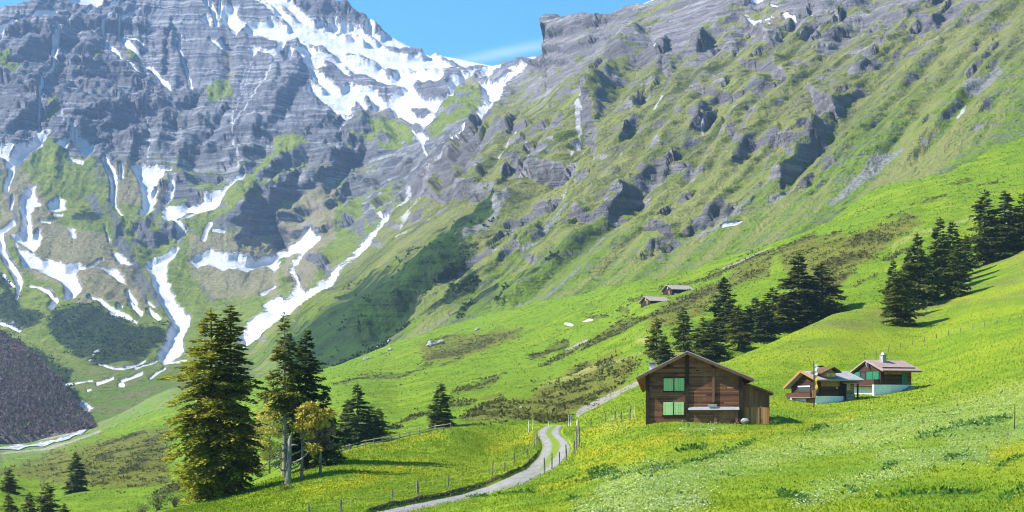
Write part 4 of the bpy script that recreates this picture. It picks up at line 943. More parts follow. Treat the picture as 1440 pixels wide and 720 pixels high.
# row beyond the big chalet: base x, base y, top y, width, kind, material, label
gr1 = 'spruces in the clump beyond the brown chalet'
MID = [(923,513,449,27,3,None,'thin sparse spruce just left of the chalet ridge, leftmost of the clump'),
 (935,515,477,19,0,None,'small dark spruce in front of the thin leftmost one, beside the chalet chimney'),
 (961,497,434,25,1,None,'lone slim spruce with bare lower trunk standing right above the chalet ridge'),
 (989,504,447,24,1,None,'olive spruce at the left foot of the dense clump, right of the lone slim one'),
 (1001,509,452,32,0,None,'broad dark spruce lowest in the clump, just above the chalet roof'),
 (1018,478,392,36,2,None,'tall dark rounded spruce rising at the left end of the dense clump'),
 (1027,480,420,24,1,None,'narrow olive spruce against the right side of the tall rounded one'),
 (1039,493,428,31,3,None,'airy spruce with visible trunk in the front middle of the clump'),
 (1051,474,430,22,1,None,'slim spruce half hidden between the airy one and its darker neighbour'),
 (1062,466,417,25,0,None,'small pointed spruce behind the middle of the clump'),
 (1075,480,423,31,2,None,'dense black green spruce with wide skirt in the clump middle'),
 (1087,463,403,30,1,None,'spruce with two toned crown left of the great spruces'),
 (1102,465,411,33,3,None,'olive green spruce at the left knee of the tallest spruce'),
 (1123,456,353,46,0,None,'tallest and darkest spruce of the clump beyond the chalet'),
 (1137,454,385,36,2,None,'dark spruce leaning into the right side of the tallest one'),
 (1156,446,364,40,3,None,'tall ragged spruce at the right end of the clump')]
for i, (x, yb, yt, w, k, m, lab) in enumerate(MID):
    place_px(KINDS4[k], x, yb, yt, w * (1.0 if i in (0, 2) else 1.25), lab, gr1, P=surf2(np.array([x]), np.array([min(yb, poly_y(S1CREST, x) - 2)]))[0] if yb < poly_y(S1CREST, x) + 25 else None)
gr2 = 'spruces in the line climbing the right edge'
RIGHT = [(1256,444,365,25,0,'dark slim spruce at the very left end of the climbing line'),
 (1267,458,380,36,1,'foremost olive spruce with bare trunk foot at the low end of the line'),
 (1277,430,350,27,2,'dark spruce just behind the foremost one of the line'),
 (1290,431,328,38,0,'tall pointed spruce near the left end, twice its neighbours height'),
 (1304,424,358,29,1,'shorter bushy spruce between two tall ones of the line'),
 (1322,412,307,36,0,'tallest spruce of the lower half of the climbing line'),
 (1340,400,312,35,2,'dense tall spruce right behind the small isolated front one'),
 (1344,418,347,27,1,'small front spruce on a bare stem casting its shadow on the grass'),
 (1358,386,330,25,3,'low ragged spruce in the gap before the upper trees'),
 (1385,372,268,40,1,'broad olive spruce opening the upper half of the line'),
 (1398,368,300,31,3,'brownish thin spruce behind the broad olive one'),
 (1413,362,268,42,0,'great dark spruce in the upper half of the line'),
 (1429,352,300,31,2,'squat dark spruce below the last tall trees at the frame edge'),
 (1440,350,272,38,1,'last tall spruce of the line, cut by the right frame edge')]
for (x, yb, yt, w, k, lab) in RIGHT:
    c = poly_y(S1CREST, x)
    P = surf1(np.array([x]), np.array([max(yb, c + .5)]))[0]
    Y = P[1]; 
    KINDS4[k].place(tuple(P), (max(yb, c) - yt) / F * Y, w * 1.1 / F * Y * .5, random.uniform(0, 6.28), lab, gr2)

# lone conifers on the middle pasture and in the valley corner
def lone(x, yb, yt, w, k, lab, grp=None, mat=None):
    c = poly_y(S1CREST, x)
    P = surf2(np.array([x]), np.array([min(yb, c - 1.0)]))[0] if yb < c + 12 and x > 235 else ground(x, yb)
    place_px(KINDS4[k], x, yb, yt, w, lab, grp, mat, P)
lone(503, 629, 546, 44, 2, 'large dark spruce behind the rail fence, tallest of its group')
lone(489, 631, 568, 30, 0, 'narrow dark spruce hugging the left side of the group behind the rail fence')
lone(522, 625, 577, 26, 1, 'lower spruce right of the tallest one behind the rail fence')
lone(533, 624, 580, 26, 3, 'outermost right spruce of the group behind the rail fence')
lone(620, 603, 543, 36, 2, 'single dark spruce standing alone in the middle pasture')
lone(617, 606, 581, 18, 1, 'tiny spruce growing at the foot of the lone pasture spruce')
gr3 = 'young spruces in the lower left corner'
lone(107, 691, 634, 30, 2, 'dark conical young spruce standing alone above the corner scrub', gr3)
lone(14, 692, 656, 22, 0, 'dark young spruce at the left frame edge', gr3)
lone(67, 727, 676, 26, 1, 'olive young spruce cut by the bottom edge, tallest on it', gr3)
lone(41, 729, 690, 19, 3, 'sparse young spruce between the left edge and the olive one', gr3)
lone(91, 732, 710, 15, 0, 'spruce tip just showing at the bottom edge under the conical one', gr3)
lone(12, 735, 694, 22, 3, 'pale ragged sapling in the bottom left corner', gr3, BUSHY)

# the great group on the left bench
def big_tree(px, yb, yt, wpx, n, seed, mat, name, label, bark=BARK, tr=.02, **kw):
    P = ground(px, yb); Y = P[1]; H = (yb - yt) / F * Y; R = wpx / F * Y * .5
    e = empty(name, tuple(P)); e['label'] = label; e['category'] = 'tree'
    me, B = spruce_crown(H, R, n, seed, **kw)
    trunk_mb(H, tr * H, -.8, 0, seed, .95, B, kw.get('limbs', 60) if False else 60, 1.0).build('trunk', bark, e)
    link('crown', me, mat, e)
    return e
big_tree(297, 702, 436, 84, 32000, 31, SPRUCE_SUN, 'spruce_tree', 'great golden green spruce, left of the two tallest on the bench', base=.045, spread=.40, droop=.50, ragged=.24, size=.72, gaps=.10, top_pow=.72)
big_tree(324, 697, 430, 66, 25000, 32, SPRUCE_MID, 'spruce_tree', 'great shaggy spruce joined to the right side of the golden green one', base=.07, spread=.44, droop=.48, ragged=.28, size=.72, gaps=.18, top_pow=.75)
big_tree(400, 669, 441, 58, 4200, 33, SPRUCE_MID, 'spruce_tree', 'thin tall spruce with long bare grey trunk behind the dead snag', PALEBARK, .016, base=.42, spread=1.1, droop=.35, ragged=.35, size=.85, gaps=.4)
big_tree(430, 659, 464, 84, 20000, 34, SPRUCE_DARK, 'spruce_tree', 'dense dark green spruce right of the bare trunked one', base=.12, spread=.95, droop=.42, ragged=.26, size=.75, gaps=.1)
big_tree(455, 655, 548, 56, 5200, 35, SPRUCE_DARK, 'spruce_tree', 'low dark spruce filling the right side of the snag group', base=.08, spread=1.0, droop=.34, ragged=.3, size=.9, gaps=.1)

def clump_tree(px, yb, clumps, n, seed, mat, label, bark, name='young_spruce', trunk_top=None, grow=1.0):
    """irregular crown made of many leafy branch ends; clumps in photo pixels (x, y, rx, ry, depth)"""
    P = ground(px, yb); Y = P[1]; k = Y / F; r = np.random.default_rng(seed)
    e = empty(name, tuple(P)); e['label'] = label; e['category'] = 'tree'
    m = MB(); top = trunk_top or min(c[1] for c in clumps) + 6
    m.tube([(0, 0, -.5), (.05, .1, (yb - top) * k * .5), (.15, .1, (yb - top) * k)], [.17, .11, .03], 7)
    C = []; 
    for (cx, cy, rx, ry, dz) in clumps:
        ctr = Vector(((cx - px) * k, dz, (yb - cy) * k)); st = Vector((0.05, 0, max(.6, ctr.z * .75)))
        m.tube([st, st.lerp(ctr, .55) + Vector((0, 0, -.1)), ctr], [.06, .04, .015], 5)
        C.append((ctr, rx * k * grow, ry * k * grow))
    m.build('trunk', bark, e, True)
    w = np.array([c[1] * c[2] for c in C]); w /= w.sum(); ci = r.choice(len(C), n, p=w)
    ctr = np.array([tuple(c[0]) for c in C])[ci]; rx = np.array([c[1] for c in C])[ci]; ry = np.array([c[2] for c in C])[ci]
    v = r.normal(size=(n, 3)); v /= np.linalg.norm(v, axis=1)[:, None]; v *= r.uniform(.25, 1.12, n)[:, None] ** .6
    c = ctr + v * np.stack([rx, rx * .9, ry], 1)
    d = v * .8 + r.normal(0, .6, (n, 3)); d[:, 2] -= .15; d /= np.linalg.norm(d, axis=1)[:, None]
    sd = np.cross(d, r.normal(size=(n, 3))); sd /= np.linalg.norm(sd, axis=1)[:, None]
    l = r.uniform(.22, .5, n); V = spray_faces(c, d, sd, l, l * .27)
    link('crown', raw_mesh('crown', V, np.arange(len(V)).reshape(-1, 4)), mat, e)
    return e
clump_tree(379, 671, [(382,578,9,6,0),(372,590,10,6,.3),(389,594,10,6,-.3),(362,606,11,6,0),(378,611,12,6,-.5),(354,622,10,5,.2),(392,612,8,7,.2),(366,629,13,6,-.4),(382,634,8,6,.1),(350,655,9,6,-.3),(360,664,9,6,.2),(344,668,6,5,.2),(398,586,8,6,.3),(376,646,9,5,.3),(394,574,6,6,.2)], 9500, 41, GOLD, 'pale yellow spruce with soft crown left of the dead snag', PALEBARK, trunk_top=590, grow=1.3)
clump_tree(424, 676, [(437,572,9,6,0),(428,586,10,6,.3),(446,584,9,6,-.2),(420,600,8,6,0),(441,630,10,6,-.5),(452,596,10,6,.2),(461,583,9,6,.4),(432,612,7,5,.2),(436,596,7,5,-.3),(425,578,6,5,.1)], 1700, 42, ORANGE, 'golden orange spruce right of the dead snag', DEADWOOD, trunk_top=582)
clump_tree(450, 668, [(452,610,9,8,0),(463,602,8,7,.2),(446,622,9,7,-.2),(458,624,8,7,.3),(444,606,6,6,.3)], 1000, 43, GREYTWIG, 'dry brownish half dead spruce at the right of the golden one', DEADWOOD, trunk_top=600)

# dead snag: broken top, bare curved limbs
def snag():
    px, yb = 405, 682; P = ground(px, yb); k = P[1] / F
    e = empty('dead_tree', tuple(P)); e['label'] = 'bleached grey dead snag with broken top and bare curved limbs'; e['category'] = 'dead tree'
    def q(x, y, d=0.0): return ((x - px) * k, d, (yb - y) * k)
    m = MB(); m.tube([q(405, 690), q(405, 672), q(406, 650), q(407, 632), q(408, 618), q(409.5, 612), q(410.5, 608)], [.42, .29, .24, .2, .16, .09, .03], 10, .12)
    m.build('trunk', DEADWOOD, e, True)
    limbs = [[(410,652,0),(416,650,-.3),(424,646,-.5),(431,641,-.5),(434,636,-.4)], [(404,650,0),(397,648,.2),(390,650,.3),(384,655,.3),(378,659,.2)], [(404,645,0),(398,645,-.3),(390,643,-.4),(384,647,-.4),(376,652,-.3),(366,660,-.2)],
             [(403,662,0),(397,662,-.2),(392,656,-.3),(390,648,-.3),(391,640,-.2)], [(410,660,0),(418,657,.3),(424,650,.4),(423,640,.4),(426,630,.5)], [(408,628,0),(413,626,-.2),(420,626.5,-.2)], [(405,630,0),(398,626,.2),(392,624,.3)], [(409,640,0),(416,638,.2),(423,634,.3)], [(404,655,0),(400,640,.4),(398,632,.4)], [(405,636,0),(396,634,-.3),(388,632,-.4)]]
    for L in limbs:
        n = len(L); MB().tube([q(*a) for a in L], [.085 * (1 - i / n) + .018 for i in range(n)], 6).build('branch', DEADWOOD, e, True)
snag()

# leafless thin tree and bushes
def twig_bush(px, yb, wpx, hpx, n, seed, mat, label, cat='bush', name='bush', group=None, leaf=0, leafmat=None, P=None, upright=.6):
    P = ground(px, yb) if P is None else P; k = P[1] / F; r = random.Random(seed)
    e = empty(name, tuple(P)); e['label'] = label; e['category'] = cat
    if group: e['group'] = group
    m = MB(); tips = []
    for i in range(n):
        a = r.uniform(0, 6.28); s = r.uniform(.25, 1); h = hpx * k * r.uniform(.55, 1); w = wpx * k * .5 * s
        p0 = (math.cos(a) * w * .12, math.sin(a) * w * .12, -.1); p2 = (math.cos(a) * w, math.sin(a) * w, h * (upright + (1 - upright) * (1 - s)))
        p1 = (math.cos(a) * w * .4, math.sin(a) * w * .4, p2[2] * .6); m.tube([p0, p1, p2], [.035, .022, .008], 4); tips += [p1, p2]
    m.build('stems', mat, e)
    if leaf:
        rg = np.random.default_rng(seed); t = np.array(tips); c = t[rg.integers(0, len(t), leaf)] + rg.normal(0, .11 * wpx * k, (leaf, 3)) * np.array([1, 1, .8])
        c[:, 2] = np.maximum(c[:, 2], .03)
        d = rg.normal(size=(leaf, 3)); d /= np.linalg.norm(d, axis=1)[:, None]; sd = np.cross(d, rg.normal(size=(leaf, 3))); sd /= np.linalg.norm(sd, axis=1)[:, None]
        l = rg.uniform(.6, 1.3, leaf) * max(.12, wpx * k * .07); V = spray_faces(c, d, sd, l, l * .38)
        link('leaves', raw_mesh('leaves', V, np.arange(len(V)).reshape(-1, 4)), leafmat, e)
    return e
twig_bush(60, 690, 22, 48, 16, 5, GREYTWIG, 'leafless slender young tree between the corner spruces', 'tree', 'leafless_tree', leaf=50, leafmat=BUSHY, upright=.75)
twig_bush(222, 716, 34, 30, 60, 6, GREYTWIG, 'grey green twiggy bush at the left foot of the great spruces', leaf=420, leafmat=BUSHY)
twig_bush(246, 712, 30, 24, 50, 7, GREYTWIG, 'low twiggy bush pressed against the great spruce trunk', leaf=320, leafmat=BUSHY)
twig_bush(200, 722, 30, 18, 40, 8, GREYTWIG, 'low twiggy bush at the bottom edge left of the great spruces', leaf=260, leafmat=BUSHY)
twig_bush(1025, 505, 26, 15, 30, 9, GREYTWIG, 'bright green bush under the spruces behind the chalet roof', leaf=420, leafmat=BUSHY, P=surf2(np.array([1025.]), np.array([506.]))[0])
twig_bush(1169, 443, 28, 24, 50, 10, GREYTWIG, 'bare brown bush right of the spruce clump', leaf=240, leafmat=GREYTWIG, P=surf2(np.array([1169.]), np.array([440.]))[0])
twig_bush(1090, 596, 18, 9, 20, 12, GREYTWIG, 'low green bush at the right corner of the brown chalet', leaf=260, leafmat=WEEDY)
twig_bush(1311, 424, 20, 16, 30, 13, GREYTWIG, 'bare brown bush under the climbing spruces', leaf=160, leafmat=GREYTWIG, P=surf1(np.array([1311.]), np.array([424.]))[0])
twig_bush(402, 689, 30, 7, 20, 14, GREYTWIG, 'patch of tall pale leafed weeds round the dead snag', 'weeds', 'weed_clump', leaf=500, leafmat=BUSHY)
# ================================================================ chalets
LOG = mat_wood('dark larch boards', [(.085, .036, .022), (.165, .07, .04), (.26, .118, .066), (.34, .17, .09)], .185, 2, .5)
LOG2 = mat_wood('sun burnt larch boards', [(.024, .012, .009), (.046, .024, .017), (.08, .043, .028), (.1, .055, .036)], .2, 2, .4)
PLANKV = mat_wood('upright shed planks', [(.10, .048, .026), (.18, .088, .048), (.28, .145, .075), (.12, .058, .034)], .20, 0, .4)
PLANKR = mat_wood('fresh reddish planks', [(.2, .09, .038), (.33, .155, .068), (.45, .23, .11), (.22, .1, .05)], .23, 0, .4)
PALEW = mat_wood('pale honey boards', [(.26, .15, .06), (.38, .23, .10), (.50, .32, .15), (.3, .18, .08)], .16, 2, .3)
BEAM = mat_plain('dark old beam', (.035, .021, .015), .8, .35, 4, .15, 0, .4)
REDPOST = mat_plain('reddish post', (.17, .085, .05), .8, .3, 4, .15, 0, .4)
ROOFEDGE = mat_plain('brown roof board', (.13, .075, .045), .8, .3, 4, .15, 0, .3)
SOFFIT = mat_wood('orange roof underside', [(.2, .10, .04), (.3, .155, .06), (.4, .22, .09), (.25, .13, .055)], .2, 0, .2)
SHUTTER = mat_wood('light green shutter paint', [(.31, .51, .21), (.34, .55, .24), (.38, .59, .27), (.28, .47, .19)], .25, 0, .2)
DKGREEN = mat_plain('dark green shutter paint', (.02, .16, .075), .6, .15, 3)
SHEET = mat_plain('grey sheet metal', (.38, .38, .40), .45, .15, 5, .4, .3)
WHITEW = mat_plain('white limewash', (.78, .80, .82), .85, .08, 2.5, .1, 0, .2)
STONE = mat_plain('grey stone', (.30, .29, .28), .9, .35, 5, .1, 0, .8)
DARKGLASS = mat_plain('dark window glass', (.02, .022, .025), .12, .1, 2, .5, 0, 0)
def mat_tiles(name, a, b, row=.32):
    T = NT(name); p = T.pos(True); br = T.n('ShaderNodeTexBrick'); 
    sx = T.n('ShaderNodeSeparateXYZ', i={0: p}).outputs; cv = T.n('ShaderNodeCombineXYZ', i={0: sx[0], 1: sx[1]}).outputs[0]
    T.set(br, 'Vector', cv); T.set(br, 'Scale', 1.0); T.set(br, 'Color1', a + (1,)); T.set(br, 'Color2', b + (1,)); T.set(br, 'Mortar', tuple(v * .45 for v in a) + (1,))
    T.set(br, 'Brick Width', row * 1.3); T.set(br, 'Row Height', row); T.set(br, 'Mortar Size', .012)
    n = T.noise(p, 1.1, 5, .65); c = T.mix(T.math('MULTIPLY', T.rng(n, .45, .7), .5), br.outputs['Color'], tuple(v * .65 for v in b))
    return T.out(c, .7, T.bump(T.math('ADD', br.outputs['Fac'], n), .4, .03), .2)
GREYROOF = mat_tiles('lilac grey roof slabs', (.31, .285, .305), (.38, .355, .37))
PINKROOF = mat_tiles('pink weathered roof tiles', (.35, .24, .21), (.42, .30, .265))
HUTROOF = mat_tiles('faded rose hut roof', (.33, .26, .245), (.4, .32, .3))

def chalet():
    P = surf1(np.array([975.]), np.array([594.7]))[0]; s = P[1] / F
    e = empty('brown_chalet', tuple(P), -math.atan(.0986), label='big dark brown wooden chalet with light green shutters in the meadow', category='chalet')
    X = lambda px: (px - 975) * s
    Z = lambda py: (594.7 - py) * s
    D = 11.0
    zr = lambda px: Z(497.5) - (abs(px - 966) * (.515 if px < 966 else .415)) * s      # roof underside line
    w = MB(); w.prism([(X(909), -1.2), (X(1041), -1.2), (X(1041), zr(1041) - .05), (X(966), zr(966) - .05), (X(909), zr(909) - .05)], 0, D); w.build('wall', LOG, e)
    # lean-to on the right
    l = MB(); l.prism([(X(1041) + .003, -1.2), (X(1081), -1.2), (X(1081), Z(552.5)), (X(1041) + .003, Z(540) - .02)], .35, D - 2); sh = l.build('shed', PLANKV, e)
    MB().box(X(1046), X(1080.6), .29, .349, -.2, Z(574)).build('plank_apron', PLANKR, sh)
    MB().box(X(1042), X(1046.5), .2, .345, -.5, Z(542)).build('post', REDPOST, sh)
    MB().box(X(1066), X(1068), .25, .288, -.2, Z(574)).build('post', REDPOST, sh)
    # roof of two slabs; the left eave sags toward the back
    ov = .8; t = .26
    apF, apB = (X(966), -ov, Z(496)), (X(966), D + .6, Z(496))
    r = MB(); r.slab(apF, (X(894.5), -ov, Z(532.5)), (X(894.5) + .55, D + .6, Z(532.5) - 1.15), apB, t)
    r.slab((X(966), -ov, Z(496) + .002), (X(1059), -ov, Z(534.5)), (X(1059), D + .6, Z(534.5)), (X(966), D + .6, Z(496) + .002), t)
    ro = r.build('roof', ROOFEDGE, e)
    MB().slab((X(964), -ov + .25, Z(497) - t - .03), (X(896), -ov + .25, Z(531.9) - t - .03), (X(896) + .5, D + .3, Z(531.9) - t - 1.12), (X(964), D + .3, Z(497) - t - .03), .05).build('soffit', SOFFIT, ro)
    MB().slab((X(967), -ov + .25, Z(496.6) - t - .03), (X(1057), -ov + .25, Z(533.8) - t - .03), (X(1057), D + .3, Z(533.8) - t - .03), (X(967), D + .3, Z(496.6) - t - .03), .05).build('soffit', SOFFIT, ro)
    cov = MB(); cov.slab((X(966), -ov + .03, Z(496) + .08), (X(895), -ov + .03, Z(532.3) + .08), (X(895) + .5, D + .5, Z(532.3) - 1.02), (X(966), D + .5, Z(496) + .08), .075)
    cov.slab((X(966) + .01, -ov + .03, Z(496) + .08), (X(1058.5), -ov + .03, Z(534.2) + .08), (X(1058.5), D + .5, Z(534.2) + .08), (X(966) + .01, D + .5, Z(496) + .08), .075)
    cov.build('roof_covering', GREYROOF, ro)
    lr = MB(); lr.slab((X(1048), -.35, Z(539.5)), (X(1086), -.35, Z(553)), (X(1086), D - 1.5, Z(553)), (X(1048), D - 1.5, Z(539.5)), .16); lr.build('shed_roof', ROOFEDGE, sh)
    MB().tube([(X(1059.5), -ov - .05, Z(536)), (X(1060.5), D + .6, Z(536) - .1)], .085, 8).build('gutter', SHEET, ro)
    MB().tube([(X(1086.5), -.3, Z(555.5)), (X(1087), D - 1.5, Z(555.5) - .1)], .08, 8).build('gutter', SHEET, sh)
    # posts on the front wall
    for a, b, z0, z1, m in ((908.3, 913.4, 600, 529, BEAM), (963.8, 968.6, 600, 500, BEAM), (1038.6, 1043.6, 600, 533, BEAM), (1001.4, 1004.6, 566.9, 515, REDPOST), (1003.6, 1008, 600, 577, REDPOST), (1033.6, 1037.2, 600, 577.5, REDPOST)):
        MB().box(X(a), X(b), -.16, -.002, Z(z0), Z(z1)).build('post', m, e)
    # purlin ends under the gable
    for px in (912, 940, 966, 1003, 1041):
        MB().box(X(px) - .13, X(px) + .13, -ov + .15, -.003, zr(px) - .45, zr(px) - .16).build('purlin', BEAM, e)
    # shutters
    for (x0, x1, y0, y1) in ((933.6, 947, 533.3, 551.2), (948.7, 962.3, 533, 551.0), (933, 946.6, 566.7, 584.8), (948.2, 961.9, 566.5, 584.3)):
        f = MB().box(X(x0), X(x1), -.075, -.003, Z(y1), Z(y0)).build('shutter', SHUTTER, e)
        for yy in (.2, .8): MB().box(X(x0) + .06, X(x1) - .06, -.084, -.0765, Z(y1) + (y1 - y0) * s * yy - .05, Z(y1) + (y1 - y0) * s * yy + .05).build('batten', SHUTTER, f)
    for (a, b, y0, y1) in ((932, 964, 550.9, 552.6), (931, 963, 584.9, 586.4), (931.5, 963, 531.8, 533.0)):
        MB().box(X(a), X(b), -.11, -.002, Z(y1), Z(y0)).build('window_sill', BEAM, e)
    MB().slab((X(967.8), -.42, Z(577.6)), (X(1038.8), -.42, Z(577.2)), (X(1038.8), -.02, Z(573.2)), (X(967.8), -.02, Z(573.2)), .05).build('canopy', SHEET, e)
    c2 = MB(); c2.box(X(995), X(1007.7), -.30, -.165, Z(573.0), Z(569.6))
    for i in range(4): c2.box(X(995.5 + 3 * i), X(997.3 + 3 * i), -.34, -.302, Z(572.5), Z(570))
    c2.build('metal_box', SHEET, e)
    ch = MB().box(X(916.3) - .2, X(924) - .1, D - 1.2, D - .4, Z(540), Z(511.5)).build('chimney', WHITEW, e)
    cc = MB(); cc.box(X(915.5) - .22, X(924.6) - .08, D - 1.3, D - .3, Z(511.4), Z(510)); cc.box(X(917) - .2, X(923.4) - .1, D - 1.15, D - .45, Z(509.9), Z(507.3)); cc.box(X(915.2) - .24, X(925) - .06, D - 1.35, D - .25, Z(507.2), Z(505.6))
    cc.build('chimney_cap', STONE, ch)
    MB().box(X(1022), X(1031.5), -.018, -.002, Z(547.5), Z(545.2)).build('patch_board', PALEW, e)
    MB().box(X(948), X(954), -.018, -.002, Z(527.5), Z(525.8)).build('vent_slot', BEAM, e)
    MB().box(X(979), X(983), -.018, -.002, Z(523), Z(521.6)).build('vent_slot', BEAM, e)
    # field stone by the wall
    b = MB(); me = bpy.data.meshes.new('field_stone')
    import bmesh
    bm = bmesh.new(); bmesh.ops.create_icosphere(bm, subdivisions=2, radius=.36)
    for v in bm.verts: v.co = Vector((v.co.x * 1.15, v.co.y, v.co.z * .85)) * (1 + .25 * random.uniform(-1, 1) * .5)
    bm.to_mesh(me); bm.free()
    M = Matrix.Rotation(e.rotation_euler.z, 4, 'Z')
    q = Vector(tuple(P)) + M @ Vector((X(1046.5), -.55, .12))
    o = link('field_stone', me, STONE, None, label='grey field stone leaning at the foot of the upright shed planks', category='stone'); o.location = q
chalet()

def hut(kind):
    if kind == 0:      # lower hut with dormer
        P = surf1(np.array([1163.]), np.array([568.]))[0]; s = P[1] / F; th = math.radians(20)
        e = empty('small_hut', tuple(P), th, label='small hut with lilac grey roof, dormer and flagpole', category='hut')
        k = s / math.cos(th)
        X = lambda px: (px - 1163) * k
        Z = lambda py: (568 - py) * s
        Wd = 6.2; x0, x1 = X(1148.5), X(1188)
        ez, rz = Z(534.5), Z(522.0); rd = Wd * .42
        fd = MB(); fd.box(x0 - .2, x1, -.02, Wd, -1.8, Z(557.8)); fo = fd.build('foundation', WHITEW, e)
        w = MB(); w.prism([(0, Z(557.8) + .003), (Wd, Z(557.8) + .003), (Wd, ez - .7), (rd, rz - .18), (0, ez - .12)], x0, x1, 'x'); w.build('wall', LOG2, e)
        r = MB(); xl, xr = X(1139.5), X(1213.5)
        r.slab((xl, -1.1, ez - .05), (xr, -1.1, ez - .05), (xr, rd, rz), (xl, rd, rz), .14)
        r.slab((xl, rd, rz + .002), (xr, rd, rz + .002), (xr, Wd + .6, ez - 1.0), (xl, Wd + .6, ez - 1.0), .14)
        ro = r.build('roof', GREYROOF, e)
        MB().slab((xl + .1, -.95, ez - .22), (xr - .1, -.95, ez - .22), (xr - .1, rd, rz - .17), (xl + .1, rd, rz - .17), .05).build('soffit', SOFFIT, ro)
        bb = MB(); bb.slab((xl - .05, -1.12, ez + .03), (xl - .005, -1.12, ez + .03), (xl - .005, rd, rz + .1), (xl - .05, rd, rz + .1), .3); bb.slab((xl - .05, rd, rz + .1), (xl - .005, rd, rz + .1), (xl - .005, Wd + .6, ez - .9), (xl - .05, Wd + .6, ez - .9), .3)
        bb.build('barge_board', SOFFIT, ro)
        # light under the eave put into an orange wall strip; corner posts
        MB().box(X(1151), X(1182), -.05, -.023, Z(544.5), Z(537)).build('painted_lit_strip', SOFFIT, e)
        for px in (1150, 1182, 1187): MB().box(X(px), X(px) + .28, -.12, -.024, Z(558), ez - .2).build('post', BEAM, e)
        MB().box(X(1176.5), X(1179.5), -.06, -.024, Z(547.5), Z(545.5)).build('window', SHEET, e)
        # gable end: window band, balcony, door and white base
        wn = MB().box(x0 - .06, x0 - .004, 1.6, 4.4, Z(552), Z(545)).build('window', DARKGLASS, e)
        MB().box(x0 - .12, x0 - .064, 1.5, 4.5, Z(544.9), Z(543.2)).build('frame', WHITEW, wn)
        ba = MB(); ba.box(x0 - 1.0, x0 - .9, .1, Wd - .4, Z(560), Z(553.3)); ba.box(x0 - .899, x0 - .004, .1, Wd - .4, Z(561.2), Z(560.2)); ba.box(x0 - .899, x0 - .004, .1, .2, Z(560.1), Z(553.3)); ba.box(x0 - .97, x0 - .87, .12, .24, Z(553.2), ez - .8)
        ba.build('balcony', mat_wood('balcony boards', [(.07, .03, .021), (.12, .055, .038), (.18, .085, .058), (.14, .065, .045)], .16, 0, .3), e)
        MB().box(x0 - .28, x0 - .203, .3, 2.3, -1.5, Z(561.4)).build('door', PLANKR, e)
        # annex
        an = MB(); an.box(X(1188) + .004, X(1208.5), .5, 3.6, -.6, Z(539.5)); ao = an.build('annex', PALEW, e)
        MB().slab((X(1185.5), -.6, Z(539.2)), (X(1211), -.6, Z(539.2)), (X(1212), 1.2, Z(535.4)), (X(1185.5), 1.2, Z(535.4)), .1).build('annex_roof', GREYROOF, ao)
        wv = MB().box(X(1197), X(1201.5), .42, .497, Z(549), Z(541)).build('window', WHITEW, ao)
        MB().box(X(1197.6), X(1200.9), .40, .418, Z(548.4), Z(541.6)).build('pane', SHEET, wv)
        for px in (1188.5, 1207.5): MB().box(X(px), X(px) + .18, -.35, -.2, -.4, Z(539.4)).build('post', BEAM, ao)
        MB().box(X(1188), X(1209), .38, .496, -.4, Z(555)).build('stone_base', STONE, ao)
        # dormer
        dw = MB(); dw.prism([(X(1157), Z(532.2)), (X(1172.3), Z(532.2)), (X(1172.3), Z(525.2)), (X(1165), Z(520.4)), (X(1157), Z(525.2))], -.55, 1.9); do = dw.build('dormer', PALEW, e)
        dr = MB(); dr.slab((X(1167), -1.15, Z(517)), (X(1148), -1.15, Z(525.6)), (X(1148), 2.2, Z(525.6)), (X(1167), 2.2, Z(517)), .1); dr.slab((X(1167), -1.15, Z(517) + .002), (X(1178), -1.15, Z(524.6)), (X(1178), 2.2, Z(524.6)), (X(1167), 2.2, Z(517) + .002), .1)
        dr.build('dormer_roof', ROOFEDGE, do)
        for a in (1158.6, 1165.6): MB().box(X(a), X(a + 5.4), -.60, -.553, Z(530.8), Z(526.2)).build('window', mat_plain('orange tan curtain window', (.6, .42, .2), .5, .1), do)  # panes in one plain orange tan
        ch = MB().box(X(1167), X(1172.5), 2.4, 3.1, Z(524), Z(516)).build('chimney', STONE, e)
        MB().box(X(1166.2), X(1173.3), 2.3, 3.2, Z(515.9), Z(514.5)).build('chimney_cap', BEAM, ch)
    else:
        P = surf1(np.array([1262.]), np.array([551.]))[0]; s = P[1] / F; th = math.radians(24)
        e = empty('small_hut', tuple(P), th, label='small hut with pink roof, grey chimney and dark green shutters, upper of the pair', category='hut')
        k = s / math.cos(th)
        X = lambda px: (px - 1262) * k
        Z = lambda py: (551 - py) * s
        Wd = 6.0; x0, x1 = X(1235), X(1284); ez, rz = Z(520.5), Z(505.8); rd = Wd * .45
        fd = MB(); fd.box(x0, X(1284), -.02, Wd, -2.2, Z(541)); fd.build('foundation', WHITEW, e)
        w = MB(); w.prism([(0, Z(541) + .003), (Wd, Z(541) + .003), (Wd, ez - .4), (rd, rz - .18), (0, ez - .12)], x0, x1, 'x'); w.build('wall', LOG2, e)
        r = MB(); xl, xr = X(1231), X(1294.5)
        r.slab((xl, -1.0, ez - .06), (xr, -1.0, ez - .06), (xr, rd, rz), (xl, rd, rz), .14)
        r.slab((xl, rd, rz + .002), (xr, rd, rz + .002), (xr, Wd + .7, ez - .5), (xl, Wd + .7, ez - .5), .14)
        ro = r.build('roof', PINKROOF, e)
        MB().slab((xl + .1, -.9, ez - .24), (xr - .1, -.9, ez - .24), (xr - .1, rd, rz - .17), (xl + .1, rd, rz - .17), .05).build('soffit', SOFFIT, ro)
        dz = (rz - ez) / (rd + 1.0)
        MB().box(X(1236), X(1288), -.35, -.27, ez + .65 * dz + .0, ez + .65 * dz + .13).build('snow_guard', BEAM, ro)
